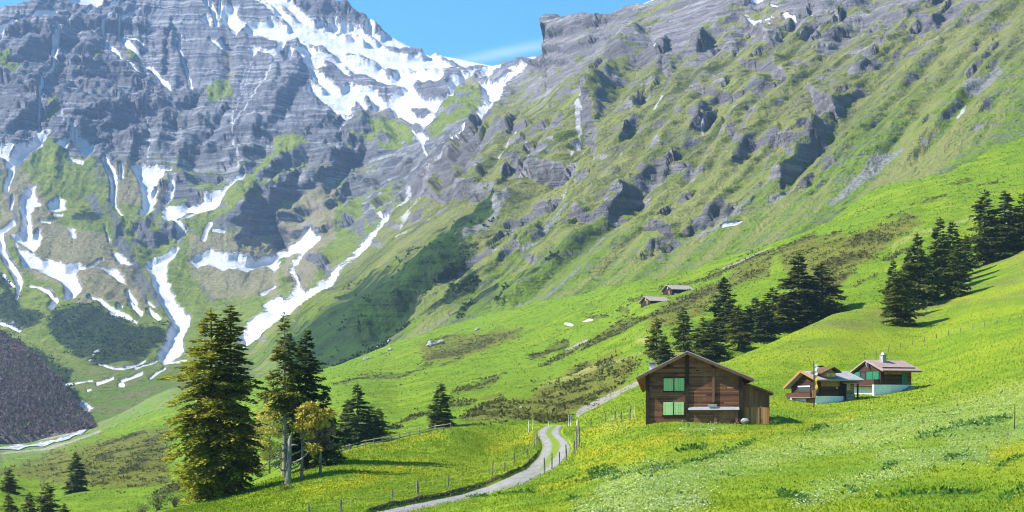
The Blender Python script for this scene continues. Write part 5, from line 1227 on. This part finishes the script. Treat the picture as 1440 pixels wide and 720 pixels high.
        MB().box(X(1240), X(1268.5), -.05, -.023, Z(526.5), Z(521.5)).build('painted_lit_strip', SOFFIT, e)  # lit upper wall painted as an orange strip
        MB().box(X(1269), X(1277), -.07, -.024, Z(540.8), Z(521.6)).build('shutter', DKGREEN, e)
        MB().box(X(1277.4), X(1284), -.05, -.024, Z(540.8), Z(522)).build('boards', LOG, e)
        for px in (1235, 1237.7): MB().box(X(px), X(px) + .26, -.12, -.024, Z(541), ez - .2).build('post', BEAM, e)
        # gable side
        for a, b in ((.3, 1.5), (1.56, 2.8), (4.2, 5.3)): MB().box(x0 - .07, x0 - .004, a, b, Z(533.5), Z(522.5)).build('shutter', DKGREEN, e)
        MB().box(x0 - .06, x0 - .004, 3.0, 4.0, Z(533), Z(523.5)).build('window', DARKGLASS, e)
        ba = MB(); ba.box(x0 - 1.0, x0 - .9, .1, Wd - .2, Z(542.5), Z(533.6)); ba.box(x0 - .899, x0 - .004, .1, Wd - .2, Z(543.6), Z(542.6)); ba.box(x0 - .899, x0 - .004, .1, .2, Z(542.5), Z(533.6))
        ba.build('balcony', bpy.data.materials['balcony boards'], e)
        d = MB(); M = Matrix.Translation((x0 - .35, rd - .4, Z(513.5))) @ Matrix.Rotation(1.3, 4, 'X') @ Matrix.Rotation(.4, 4, 'Y')
        n = 14; ring = [M @ Vector((.42 * math.cos(2 * math.pi * i / n), .42 * math.sin(2 * math.pi * i / n), .10)) for i in range(n)]; c = M @ Vector((0, 0, 0))
        ring2 = [M @ Vector((.42 * math.cos(2 * math.pi * i / n), .42 * math.sin(2 * math.pi * i / n), .06)) for i in range(n)]; c2 = M @ Vector((0, 0, -.04))
        d.add(ring + [c], [(i, (i + 1) % n, n) for i in range(n)]); d.add(ring2 + [c2], [((i + 1) % n, i, n) for i in range(n)]); d.add(ring + ring2, [(i, n + i, n + (i + 1) % n, (i + 1) % n) for i in range(n)])
        d.tube([tuple(c2), (x0 - .01, rd, Z(514.5))], .03, 5)
        d.build('satellite_dish', WHITEW, e)
        wl = MB(); wl.box(X(1219), X(1245), -.75, -.45, -1.6, Z(541.2)); wl.build('terrace_wall', WHITEW, e)
        MB().box(X(1245.2), X(1249.5), -.10, -.024, -1.0, Z(541.2)).build('door', LOG, e)
        st = MB(); rr = random.Random(3)
        for i in range(26):
            px = rr.uniform(1257, 1284); yy = rr.uniform(-.9, -.25); zz = (px - 1257) / 27 * 1.15 - .5; a = rr.uniform(.14, .3)
            st.box(X(px) - a, X(px) + a, yy - a, yy + a, zz - .6, zz + a * .7)
        st.build('stone_steps', STONE, e)
        ch = MB().box(X(1253), X(1258.6), rd - .9, rd - .2, Z(513), Z(499.5)).build('chimney', STONE, e)
        MB().box(X(1252.3), X(1259.2), rd - 1.0, rd - .1, Z(499.4), Z(498.3)).build('chimney_cap', STONE, ch)
        MB().tube([(X(1255.5), rd - .55, Z(498.2)), (X(1255.5), rd - .55, Z(496.5)), (X(1255.5), rd - .55, Z(494.8))], [.26, .2, .1], 8).build('chimney_pot', WHITEW, ch)
hut(0); hut(1)

# flagpole with a long banner in front of the lower hut
P = surf1(np.array([1144.5]), np.array([574.]))[0]; s = P[1] / F
e = empty('flagpole', tuple(P), 0, label='tall flagpole with narrow white and yellow banner in front of the lower hut', category='flagpole')
MB().tube([(0, 0, -.5), (0, 0, 3), (0, 0, (574 - 508) * s)], [.07, .06, .045], 8).build('pole', BEAM, e)
def strip(y0, y1, mat, nm):
    m = MB(); n = 10; vs = []
    for i in range(n + 1):
        z = (574 - (y0 + (y1 - y0) * i / n)) * s; o = .05 * math.sin(i * 1.3 + y0)
        vs += [(.06, o * .4, z), (.40 + .05 * math.sin(i), o - .06, z), (.40 + .05 * math.sin(i), o - .04, z), (.06, o * .4 + .02, z)]
    fs = []
    for i in range(n):
        for a, b in ((0, 1), (1, 2), (2, 3), (3, 0)): fs.append((4*i+a, 4*i+b, 4*i+4+b, 4*i+4+a))
    m.add(vs, fs).build(nm, mat, e)
strip(513, 528, WHITEW, 'banner_top'); strip(528.01, 549, mat_plain('yellow banner cloth', (.62, .42, .07), .8, .1, 2), 'banner_bottom')
MB().box(-.2, .22, -.1, .1, (574 - 560) * s, (574 - 549) * s).build('pole_box', PLANKR, e)

def far_hut(px, py, ex, rx, ry, xr, wb, label, foot=False):
    """small dark barn on the far slope: ex/ry in photo pixels"""
    c = surf2(np.array([float(px)]), np.array([float(py)]))[0]; s = c[1] / F; th = math.radians(24)
    e = empty('far_hut', tuple(c), th, label=label, category='hut'); k = s / math.cos(th)
    L = (xr - px) * k; Wd = 7.0; H1 = (py - ex) * s; H2 = (py - ry) * s
    MB().prism([(0, -3), (Wd, -3), (Wd, H1 - .5), (Wd / 2, H2 - .3), (0, H1)], 0, L, 'x').build('wall', BEAM, e)
    r = MB(); r.slab((-.2, -.8, H1 - .15), (L + .9, -.8, H1 - .15), (L + .5, Wd / 2, H2), (-.7, Wd / 2, H2), .2); r.slab((-.7, Wd / 2, H2 + .002), (L + .5, Wd / 2, H2 + .002), (L + .5, Wd + .9, H1 - .6), (-.7, Wd + .9, H1 - .6), .2)
    r.build('roof', HUTROOF, e)
    MB().box(-.06, -.004, Wd * .5 - .45, Wd * .5 + .25, H1 + .1, H1 + 1.0).build('window', SHEET, e)
    MB().box(-.06, -.004, Wd * .2, Wd * .4, .2, 2.0).build('door', LOG, e)
    if foot: MB().box(L * .12, L * .62, -.3, -.01, -.5, .75).build('stone_base', WHITEW, e)
far_hut(914, 430.5, 424.5, 917, 418, 941, 0, 'low dark barn with rose roof, lower of the two on the far slope')
far_hut(945, 419, 410, 942, 403.5, 975, 0, 'larger dark barn with rose roof, upper of the two on the far slope', True)

# ================================================================ fences
def fence(label, posts, mats, wires=(), rz=None, thick=.06, wire_mat=None, surf=None, name='wire_fence', wr=.011):
    """posts: (px, base py, top py); one fence is one thing, each post a part"""
    pts = []
    for (x, yb, yt) in posts: pts.append((np.array(ground(x, yb)) if surf is None else surf(np.array([float(x)]), np.array([float(yb)]))[0], yb, yt))
    o = pts[0][0]; e = empty(name, tuple(o), 0, label=label, category='fence'); rr = random.Random(len(posts))
    tops = []
    for i, (p, yb, yt) in enumerate(pts):
        h = (yb - yt) / F * p[1]; d = p - o; t = thick * rr.uniform(.85, 1.2)
        m = MB(); lx, ly = rr.uniform(-.06, .06) * h, rr.uniform(-.05, .05) * h
        m.tube([(0, 0, -.4), (lx * .5, ly * .5, h * .5), (lx, ly, h)], [t, t * .95, t * .8], 6, .08)
        ob = m.build('post', mats[i % len(mats)], e); ob.location = tuple(d); tops.append((d, h, (lx, ly)))
    for fr in wires:
        line = []
        for d, h, l in tops: line.append(tuple(d + np.array([l[0] * fr, l[1] * fr, min(h, 1.25) * fr])))
        full = []
        for a, b in zip(line[:-1], line[1:]):
            a, b = Vector(a), Vector(b); full += [a, a.lerp(b, .5) - Vector((0, 0, .03))]
        full.append(Vector(line[-1]))
        MB().tube(full, wr, 4).build('wire', wire_mat or WIRE, e)
    return e
fence('fence of grey wooden posts and wire along the left side of the gravel track', [(433.7,727,708),(479.6,720,702),(552,706,688),(588,700.6,675),(630,690,667),(692,672.5,650),(709.6,661,649),(723,655,635),(742,643,631.7),(751,631.7,617.5),(754.5,626.7,605)], [POSTWOOD], (.55, .92), thick=.075, wire_mat=PALEPOST)
fence('row of dark posts along the right side of the gravel track', [(766,665,644),(776,657.5,636),(786.7,651.7,634),(796.7,646.7,624),(806.8,637.5,618),(810.5,633,598),(814.7,628,599)], [POSTWOOD], (.5, .9), thick=.085)
fence('dark posts climbing the yellow meadow left of the chalet', [(830.8,601.7,588),(852,597,581),(864.7,594,579),(874,593.5,579),(886,592,570),(894,592.5,573)], [POSTWOOD, POSTWOOD, POSTWOOD, POSTWOOD, POSTWOOD, PALEPOST], (.6,), thick=.07)
P = ground(812, 604)
e = empty('gate_post', tuple(P), 0, label='thick pale broken topped gate post right of the track', category='post')
MB().tube([(0, 0, -.4), (.02, 0, .6), (.06, 0, 1.05), (.05, 0, 1.25)], [.17, .16, .17, .12], 8, .1).build('post', PALEPOST, e)
MB().tube([(-.2, 0, .5), (.25, .02, .55)], [.04, .04], 5).build('hinge_bar', POSTWOOD, e)
# rail fence on the edge of the left bench
def rail_fence():
    xs = [(468,640.8),(480,638),(492,635),(503,632),(514,629),(526,626),(538,623),(550,620.5),(562,618),(576,615),(590,612),(603,609.5),(612,607.3),(624,605.3),(634,603.6)]
    o = ground(*xs[0]); e = empty('rail_fence', tuple(o), 0, label='wooden two rail fence along the far edge of the left bench', category='fence'); pp = []
    for i, (x, y) in enumerate(xs):
        p = surf1(np.array([float(x)]), np.array([y + 1.2]))[0]; d = Vector(tuple(p - o)); pp.append(d)
        h = 1.05 if i != 11 else 1.25
        ob = MB().tube([(0, 0, -.3), (0, 0, h)], [.075, .06], 6).build('post', PALEPOST if i == 12 else POSTWOOD, e); ob.location = d
    for z in (.42, .85):
        for a, b in zip(pp[:-1], pp[1:]):
            MB().tube([a + Vector((0, -.08, z)), b + Vector((0, -.08, z + random.uniform(-.04, .04)))], .055, 5).build('rail', POSTWOOD if z < .5 else PALEPOST, e)
rail_fence()
fence('far wire fence of thin posts crossing the slope on the right', [(x, 505 - (x - 1215) * .30 + (x - 1215) ** 2 * .00022, 505 - (x - 1215) * .30 + (x - 1215) ** 2 * .00022 - 8 + (x - 1215) * .008) for x in range(1215, 1437, 17)], [POSTWOOD], (.9,), thick=.07, surf=surf1)

def single_post(x, yb, yt, mat, t, label, name='post', group=None, cat='post'):
    P = ground(x, yb); h = (yb - yt) / F * P[1]
    o = MB().tube([(0, 0, -.4), (.02 * h, 0, h * .5), (.03 * h, .02 * h, h)], [t, t * .95, t * .8], 6, .08).build(name, mat, None, label=label, category=cat)
    if group: o['group'] = group
    o.location = tuple(P)
single_post(736.7, 636.7, 628, POSTWOOD, .08, 'short weathered post standing alone in the left meadow, nearer of two', group='short posts in the left meadow')
single_post(744.5, 628, 622.5, POSTWOOD, .08, 'very short weathered post in the left meadow, farther of two', group='short posts in the left meadow')
for x, yb, yt, lab in ((743, 609, 592, 'thin white stake on the meadow left of the track top, leftmost one'), (749, 606, 589, 'thin white stake on the left verge of the track top, tallest one'), (771, 600, 593, 'short white stake standing where the track goes over the rise'), (799.5, 602, 584, 'thin white stake right of the track top, left of a close pair'), (802.5, 600, 583, 'thin white stake right of the track top, right of a close pair')):
    single_post(x, yb, yt, WHITEPLASTIC, .03, lab, 'marker_stake', 'thin white stakes at the top of the track', 'stake')
single_post(1426.5, 604, 569, BEAM, .035, 'tall thin dark pole in the white flowers near the right edge', 'marker_pole', None, 'pole')
single_post(1417, 611, 605, POSTWOOD, .09, 'short pale stake at the foot of the thin dark pole', 'marker_stake', None, 'stake')
# ================================================================ ground cover nobody could count
def sample_grid(D, n, rg, weight=None, j0=None, j1=None, keys=()):
    """n random places on a sheet grid (dense where the picture sees it), with its fields"""
    P = D['P']; nr, nc = P.shape[:2]
    j0 = 0 if j0 is None else j0; j1 = nc - 2 if j1 is None else j1
    i = rg.uniform(0, nr - 1.001, n); j = rg.uniform(j0, j1, n)
    ii, jj = i.astype(int), j.astype(int); a = (i - ii)[:, None]; b = (j - jj)[:, None]
    p = (P[ii, jj] * (1 - a) + P[ii + 1, jj] * a) * (1 - b) + (P[ii, jj + 1] * (1 - a) + P[ii + 1, jj + 1] * a) * b
    out = [p]
    for k in keys: out.append(D[k][ii, jj])
    return out
def rhombs(c, h, w, rg, lean=.5, up=1.0):
    n = len(c); d = np.stack([rg.normal(0, lean, n), rg.normal(0, lean, n), np.full(n, up)], 1); d /= np.linalg.norm(d, axis=1)[:, None]
    a = rg.uniform(0, 6.28, n); s = np.stack([np.cos(a), np.sin(a), 0 * a], 1)
    return spray_faces(c, d, s, h, w)
def stuff(name, V, mat, label, cat):
    return link(name, raw_mesh(name, V, np.arange(len(V)).reshape(-1, 4)), mat, None, kind='stuff', label=label, category=cat)
rg = np.random.default_rng(77)
def mat_cover(name, a, b, c, scale=.25, transl=.3):
    T = NT(name); p = T.pos(); r = T.n('ShaderNodeNewGeometry').outputs['Random Per Island']; n = T.noise(p, scale, 4, .55)
    g = T.mix(T.rng(n, .35, .65), a, b); g = T.mix(T.rng(r, .55, 1.0), g, c); g = T.mix(T.rng(r, .3, 0, 0, .6), g, tuple(v * .5 for v in a))
    return T.out(g, .8, None, .15, transl)
vis = MEA['GX'][0]; J0 = int(np.searchsorted(vis, -60)); J1 = int(np.searchsorted(vis, 1500))
# meadow grass
p, pa, wh, ye, we = sample_grid(MEA, 420000, rg, None, J0, J1, ('path', 'white', 'yellow', 'weed'))
k = pa < rg.uniform(-2.5, 1.6, len(pa)); p[:, 2] += .24 * sstep(-1.6, 0, pa); p, wh, ye, we = p[k], wh[k], ye[k], we[k]
cl = fbm(p[:, 0] / 1.6, p[:, 1] / 2.2, 0 * p[:, 0], 3)
k = rg.random(len(p)) < .35 + .9 * np.clip(cl + .25, 0, 1); g = p[k]; n = len(g)
sz = np.clip(g[:, 1] / 110, .75, 1.6)
c0 = g.copy(); c0[:, 2] -= .03
stuff('meadow_grass', rhombs(c0, sz * rg.uniform(.07, .22, n), sz * rg.uniform(.02, .05, n), rg, .6), mat_cover('grass blades', (.13, .215, .009), (.21, .285, .012), (.31, .37, .025), .2, .4), 'fresh green grass blades all over the meadow', 'grass')
# white umbels and yellow buttercups
nz = fbm(p[:, 0] / 5, p[:, 1] / 7, 0 * p[:, 0] + 5, 3)
k = rg.random(len(p)) < .40 * sstep(-18, 16, wh + 26 * nz); w = p[k]; n = len(w); w = w + np.stack([0 * w[:, 0], 0 * w[:, 0], rg.uniform(.05, .22, n)], 1)
sz = np.clip(w[:, 1] / 110, .7, 1.5)
stuff('white_flowers', rhombs(w, sz * rg.uniform(.08, .16, n), sz * rg.uniform(.03, .06, n), rg, 1.6, .5), mat_cover('white umbels', (.40, .48, .22), (.52, .58, .32), (.72, .76, .54), 1, .3), 'drifts of small white flowers across the right of the meadow', 'flowers')
k = rg.random(len(p)) < .20 * sstep(-4, 5, ye + 12 * nz) + .004; w = p[k]; n = len(w); w = w + np.stack([0 * w[:, 0], 0 * w[:, 0], rg.uniform(.08, .26, n)], 1)
sz = np.clip(w[:, 1] / 110, .7, 1.5)
stuff('yellow_flowers', rhombs(w, sz * rg.uniform(.06, .12, n), sz * rg.uniform(.025, .05, n), rg, 1.6, .5), mat_cover('yellow petals', (.62, .46, .008), (.7, .52, .012), (.8, .62, .03), 1, .25), 'yellow buttercups scattered in bands over the meadow', 'flowers')
# broad leaved weeds in dark clumps
nz2 = fbm(p[:, 0] / 1.8, p[:, 1] / 2.6, 0 * p[:, 0] + 9, 3)
right = sstep(-22, 8, wh)
k = rg.random(len(p)) < .55 * sstep(-.5, 4, we + 10 * nz2) + .2 * right * sstep(.24, .44, nz2); w = p[k]; n = len(w)
sz = np.clip(w[:, 1] / 90, .8, 1.5)
stuff('dock_leaves', rhombs(w, sz * rg.uniform(.15, .36, n), sz * rg.uniform(.05, .11, n), rg, 1.0), WEEDY, 'clumps of dark green broad leaved weeds in the meadow', 'weeds')

# scrub on the middle slopes
p, dk, ol, px = sample_grid(HIL, 260000, rg, None, int(np.searchsorted(HIL['GX'][0], -40)), int(np.searchsorted(HIL['GX'][0], 1480)), ('dark', 'olive', 'GX'))
nz = fbm(p[:, 0] / 14, p[:, 1] / 18, 0 * p[:, 0] + 2, 4)
pr = .62 * sstep(-2, 3, dk + 9 * nz) + 0.36 * sstep(-4, 8, ol + 22 * nz) * sstep(-.2, .25, fbm(p[:, 0] / 6, p[:, 1] / 8, 0 * p[:, 0] + 6, 3)) + (.02 + .2 * sstep(1000, 1080, px)) * sstep(.2, .45, nz)
k = rg.random(len(p)) < pr * .5; c = p[k]; n = len(c)
def clumps(c, m, rad, hgt, wid, rg):
    n = len(c); sc = np.repeat(rg.uniform(.6, 1.35, n), m); q = np.repeat(c, m, 0); v = rg.normal(size=(n * m, 3)); v /= np.linalg.norm(v, axis=1)[:, None]; v[:, 2] = np.abs(v[:, 2]) * .6
    q = q + v * (rad * sc * rg.uniform(.2, 1, n * m))[:, None]
    d = v + rg.normal(0, .5, (n * m, 3)); d[:, 2] += .4; d /= np.linalg.norm(d, axis=1)[:, None]; s = np.cross(d, rg.normal(size=(n * m, 3))); s /= np.linalg.norm(s, axis=1)[:, None]
    return spray_faces(q, d, s, hgt * sc * rg.uniform(.6, 1.2, n * m), wid * sc * rg.uniform(.6, 1.2, n * m))
stuff('dwarf_scrub', clumps(c, 5, .55, .6, .2, rg), mat_cover('juniper and alpenrose', (.065, .075, .018), (.115, .115, .025), (.16, .135, .04), .12, .25), 'dark juniper and alpenrose scrub in patches over the pasture slope', 'scrub')
# pasture tussocks
k = (rg.random(len(p)) < .42) & (dk < -2); c = p[k]; n = len(c); c[:, 2] -= .05; sz = np.clip(c[:, 1] / 420, .6, 1.6)
stuff('pasture_tussocks', rhombs(c, sz * rg.uniform(.15, .5, n), sz * rg.uniform(.08, .2, n), rg, .7), mat_cover('pasture grass', (.10, .175, .010), (.175, .24, .013), (.24, .30, .025), .06, .35), 'rough grass tussocks on the pasture slope', 'grass')
# alder thickets under the far wall, sparse clumps on the painted shade band
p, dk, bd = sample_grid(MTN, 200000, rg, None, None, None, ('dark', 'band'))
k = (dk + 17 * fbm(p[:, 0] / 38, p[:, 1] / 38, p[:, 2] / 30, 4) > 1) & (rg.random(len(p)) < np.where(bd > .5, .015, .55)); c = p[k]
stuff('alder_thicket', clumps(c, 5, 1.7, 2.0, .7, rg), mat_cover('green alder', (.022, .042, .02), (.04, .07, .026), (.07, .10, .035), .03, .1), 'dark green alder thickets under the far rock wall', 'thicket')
# leafless wood on the left spur
n = 9000; i = rg.uniform(0, WOODP.shape[0] - 1.01, n); j = 299 * (1 - rg.uniform(0, .62, n) ** 1.0); j = np.clip(j, 0, WOODP.shape[1] - 2.01); ii, jj = i.astype(int), j.astype(int)
c = WOODP[ii, jj] + (WOODP[ii + 1, jj + 1] - WOODP[ii, jj]) * rg.uniform(0, 1, (n, 1))
rows = clumps(c, 7, 3.4, 2.8, .8, rg); n7 = 7
k = np.repeat((rg.random(n) < .07), 7)
R4 = rows.reshape(-1, 4, 3)
stuff('leafless_wood', R4[~k].reshape(-1, 3), mat_cover('violet brown twigs', (.105, .08, .08), (.13, .1, .098), (.15, .118, .11), .02, .55), 'violet brown leafless wood covering the left spur', 'wood')
stuff('budding_wood', R4[k].reshape(-1, 3), mat_cover('first leaves', (.07, .10, .03), (.11, .14, .045), (.15, .18, .07), .02, .2), 'scattered first green trees in the leafless wood', 'wood')

# loose stones on the track
i = rg.integers(0, 139, 1500); s = rg.uniform(.04, .96, 1500)[:, None]; f = rg.uniform(0, 1, 1500)[:, None]
q = (PL[i] * (1 - f) + PL[i + 1] * f) * (1 - s) + (PR[i] * (1 - f) + PR[i + 1] * f) * s
c = surf1(q[:, 0], q[:, 1]); c[:, 2] -= .09; r_ = rg.uniform(.03, .11, 1500)
dirs = np.array([(1, 0, 0), (-.5, .87, 0), (-.5, -.87, 0), (0, 0, .8)])
V = (c[:, None] + dirs[None] * r_[:, None, None] * rg.uniform(.6, 1.3, (1500, 4, 1))).reshape(-1, 3); b0 = np.arange(1500)[:, None] * 4
fc = np.concatenate([b0 + np.array([[0, 1, 3]]), b0 + np.array([[1, 2, 3]]), b0 + np.array([[2, 0, 3]])])
link('track_gravel', raw_mesh('track_gravel', V, fc), STONE, None, kind='stuff', label='loose grey stones lying on the gravel track', category='gravel')

# boulders on the pasture
import bmesh
def boulder(px, py, w, h, label, seed, mat=STONE):
    P = surf2(np.array([float(px)]), np.array([float(py)]))[0]; s = P[1] / F; r = random.Random(seed)
    bm = bmesh.new(); bmesh.ops.create_icosphere(bm, subdivisions=3, radius=1)
    for v in bm.verts:
        q = np.array(v.co) * 1.3 + seed
        f = 1 + .55 * float(fbm(q[0], q[1], q[2], 3)); v.co = Vector((v.co.x * w * s * .5 * f, v.co.y * w * s * .45 * f, (v.co.z * .7 + .25) * h * s * f))
    me = bpy.data.meshes.new('boulder'); bm.to_mesh(me); bm.free()
    o = link('boulder', me, mat, None, label=label, category='boulder'); o.location = tuple(P); o.rotation_euler = (0, 0, r.uniform(0, 6))
boulder(607, 486, 17, 7, 'large grey boulder in the middle pasture above the lone spruce', 3)
boulder(620, 483, 12, 6, 'pale boulder touching the right side of the large grey boulder', 8)
boulder(549, 494, 9, 4, 'grey boulder at the pasture edge under the small snow patch', 5)
boulder(515, 507, 9, 5, 'grey boulder on the shoulder where the pasture meets the dark slope', 6)
boulder(671, 464, 7, 4, 'small pale boulder above the long dark scrub strip', 7)
boulder(733, 576, 8, 3, 'flat pale stone in the scrub above the track', 9)
boulder(640, 601, 5, 3, 'small pale stone right of the lone pasture spruce', 10)
# mountain stream on the valley floor
cl_ = resample([(-60,634),(0,631),(30,629.5),(58,626),(80,621),(100,614),(116,607),(128,600.5)], 90)
rows = []
for s in np.linspace(-1, 1, 7):
    q = cl_.copy(); q[:, 1] += s * (2.6 + 1.3 * np.sin(np.arange(90) * .35)); rows.append(q)
G = np.stack(rows, 1); Pm = surf2(G[..., 0], G[..., 1]); Pm[..., 2] += .55
T = NT('white mountain water'); pp = T.pos(); a = T.noise(pp, .35, 5, .7); b = T.noise(pp, .12, 4, .6)
wc = T.mix(T.rng(a, .42, .62), (.16, .16, .175), (.72, .74, .78)); wc = T.mix(T.rng(b, .5, .62), wc, (.10, .095, .085))
link('stream', raw_mesh('stream', Pm.reshape(-1, 3), grid_faces(*Pm.shape[:2]), True), T.out(wc, .5, T.bump(a, .6, .5), .3), None, kind='structure', label='white water of the stream along the foot of the wooded spur', category='stream')
# ================================================================ light, air, camera
SUN = Vector((-.72, -.14, .68)).normalized()
world = bpy.data.worlds.new('World'); scene.world = world; world.use_nodes = True
wt = world.node_tree; wt.nodes.clear()
sky = wt.nodes.new('ShaderNodeTexSky'); sky.sky_type = 'NISHITA'; sky.sun_disc = False
sky.sun_elevation = math.asin(SUN.z); sky.sun_rotation = math.atan2(SUN.x, SUN.y)
sky.altitude = 1500; sky.air_density = 1.0; sky.dust_density = .3; sky.ozone_density = 4.5
bg = wt.nodes.new('ShaderNodeBackground'); bg.inputs[1].default_value = SKY_STRENGTH
wo = wt.nodes.new('ShaderNodeOutputWorld')
hs = wt.nodes.new('ShaderNodeHueSaturation'); hs.inputs['Saturation'].default_value = 1.25; hs.inputs['Hue'].default_value = .475; wt.links.new(sky.outputs[0], hs.inputs['Color']); 
# a thin wisp of high cloud over the saddle
tc = wt.nodes.new('ShaderNodeTexCoord'); sp = wt.nodes.new('ShaderNodeSeparateXYZ'); wt.links.new(tc.outputs['Generated'], sp.inputs[0])
def wm(op, a, b=0.0, c=0.0):
    nd = wt.nodes.new('ShaderNodeMath'); nd.operation = op
    for i_, x in enumerate((a, b, c)):
        if hasattr(x, 'is_output'): wt.links.new(x, nd.inputs[i_])
        else: nd.inputs[i_].default_value = x
    return nd.outputs[0]
ln = wm('ADD', wm('MULTIPLY', sp.outputs[0], .20), .2445)
dd = wm('ABSOLUTE', wm('SUBTRACT', sp.outputs[2], ln))
mpn = wt.nodes.new('ShaderNodeMapping'); mpn.inputs['Scale'].default_value = (20, 20, 160); wt.links.new(tc.outputs['Generated'], mpn.inputs[0])
nn = wt.nodes.new('ShaderNodeTexNoise'); nn.inputs['Scale'].default_value = 1; nn.inputs['Detail'].default_value = 5; wt.links.new(mpn.outputs[0], nn.inputs['Vector'])
mr = wt.nodes.new('ShaderNodeMapRange'); mr.interpolation_type = 'SMOOTHSTEP'; wt.links.new(dd, mr.inputs['Value']); mr.inputs['From Min'].default_value = .006; mr.inputs['From Max'].default_value = 0; mr.inputs['To Max'].default_value = .30
fac = wm('MULTIPLY', mr.outputs[0], wm('MULTIPLY', nn.outputs['Fac'], 1.2))
mx = wt.nodes.new('ShaderNodeMix'); mx.data_type = 'RGBA'; wt.links.new(fac, mx.inputs[0]); wt.links.new(hs.outputs[0], mx.inputs[6]); mx.inputs[7].default_value = (7, 7.4, 8, 1)
wt.links.new(mx.outputs[2], bg.inputs[0]); wt.links.new(bg.outputs[0], wo.inputs[0])
sl = bpy.data.lights.new('sun', 'SUN'); sl.energy = SUN_STRENGTH; sl.angle = math.radians(.53); sl.color = (1, .955, .88)
so = bpy.data.objects.new('sun', sl); COL.objects.link(so); so.rotation_euler = SUN.to_track_quat('Z', 'Y').to_euler()
if HAZE:
    hm = bpy.data.materials.new('valley haze'); hm.use_nodes = True; ht = hm.node_tree; ht.nodes.clear()
    pv = ht.nodes.new('ShaderNodeVolumePrincipled'); pv.inputs['Color'].default_value = (.42, .60, 1.0, 1); pv.inputs['Density'].default_value = HAZE; pv.inputs['Anisotropy'].default_value = .2
    hoo = ht.nodes.new('ShaderNodeOutputMaterial'); ht.links.new(pv.outputs[0], hoo.inputs['Volume'])
    MB().box(-3100, 3100, -420, 4150, -63.5, 1500).build('haze', hm, kind='stuff', label='pale blue air haze filling the valley', category='haze')
cam = bpy.data.cameras.new('camera'); co = bpy.data.objects.new('camera', cam); COL.objects.link(co)
cam.sensor_fit = 'HORIZONTAL'; cam.sensor_width = 36; cam.lens = F / 1440 * 36; cam.shift_y = (HY - 360) / 1440
cam.clip_start = .5; cam.clip_end = 20000
co.location = (0, 0, 0); co.rotation_euler = (math.pi / 2, 0, 0); scene.camera = co
scene.render.engine = 'CYCLES'
vs = scene.view_settings; vs.view_transform = 'Standard'; vs.look = 'None'; vs.gamma = 1; vs.exposure = EXPOSURE; vs.use_curve_mapping = False
cy = scene.cycles; cy.max_bounces = 6; cy.diffuse_bounces = 3; cy.glossy_bounces = 2; cy.transmission_bounces = 3; cy.volume_bounces = 1; cy.transparent_max_bounces = 6
cy.filter_width = 1.05; cy.use_denoising = True; cy.caustics_reflective = False; cy.caustics_refractive = False
scene.render.resolution_x = 1024; scene.render.resolution_y = 512
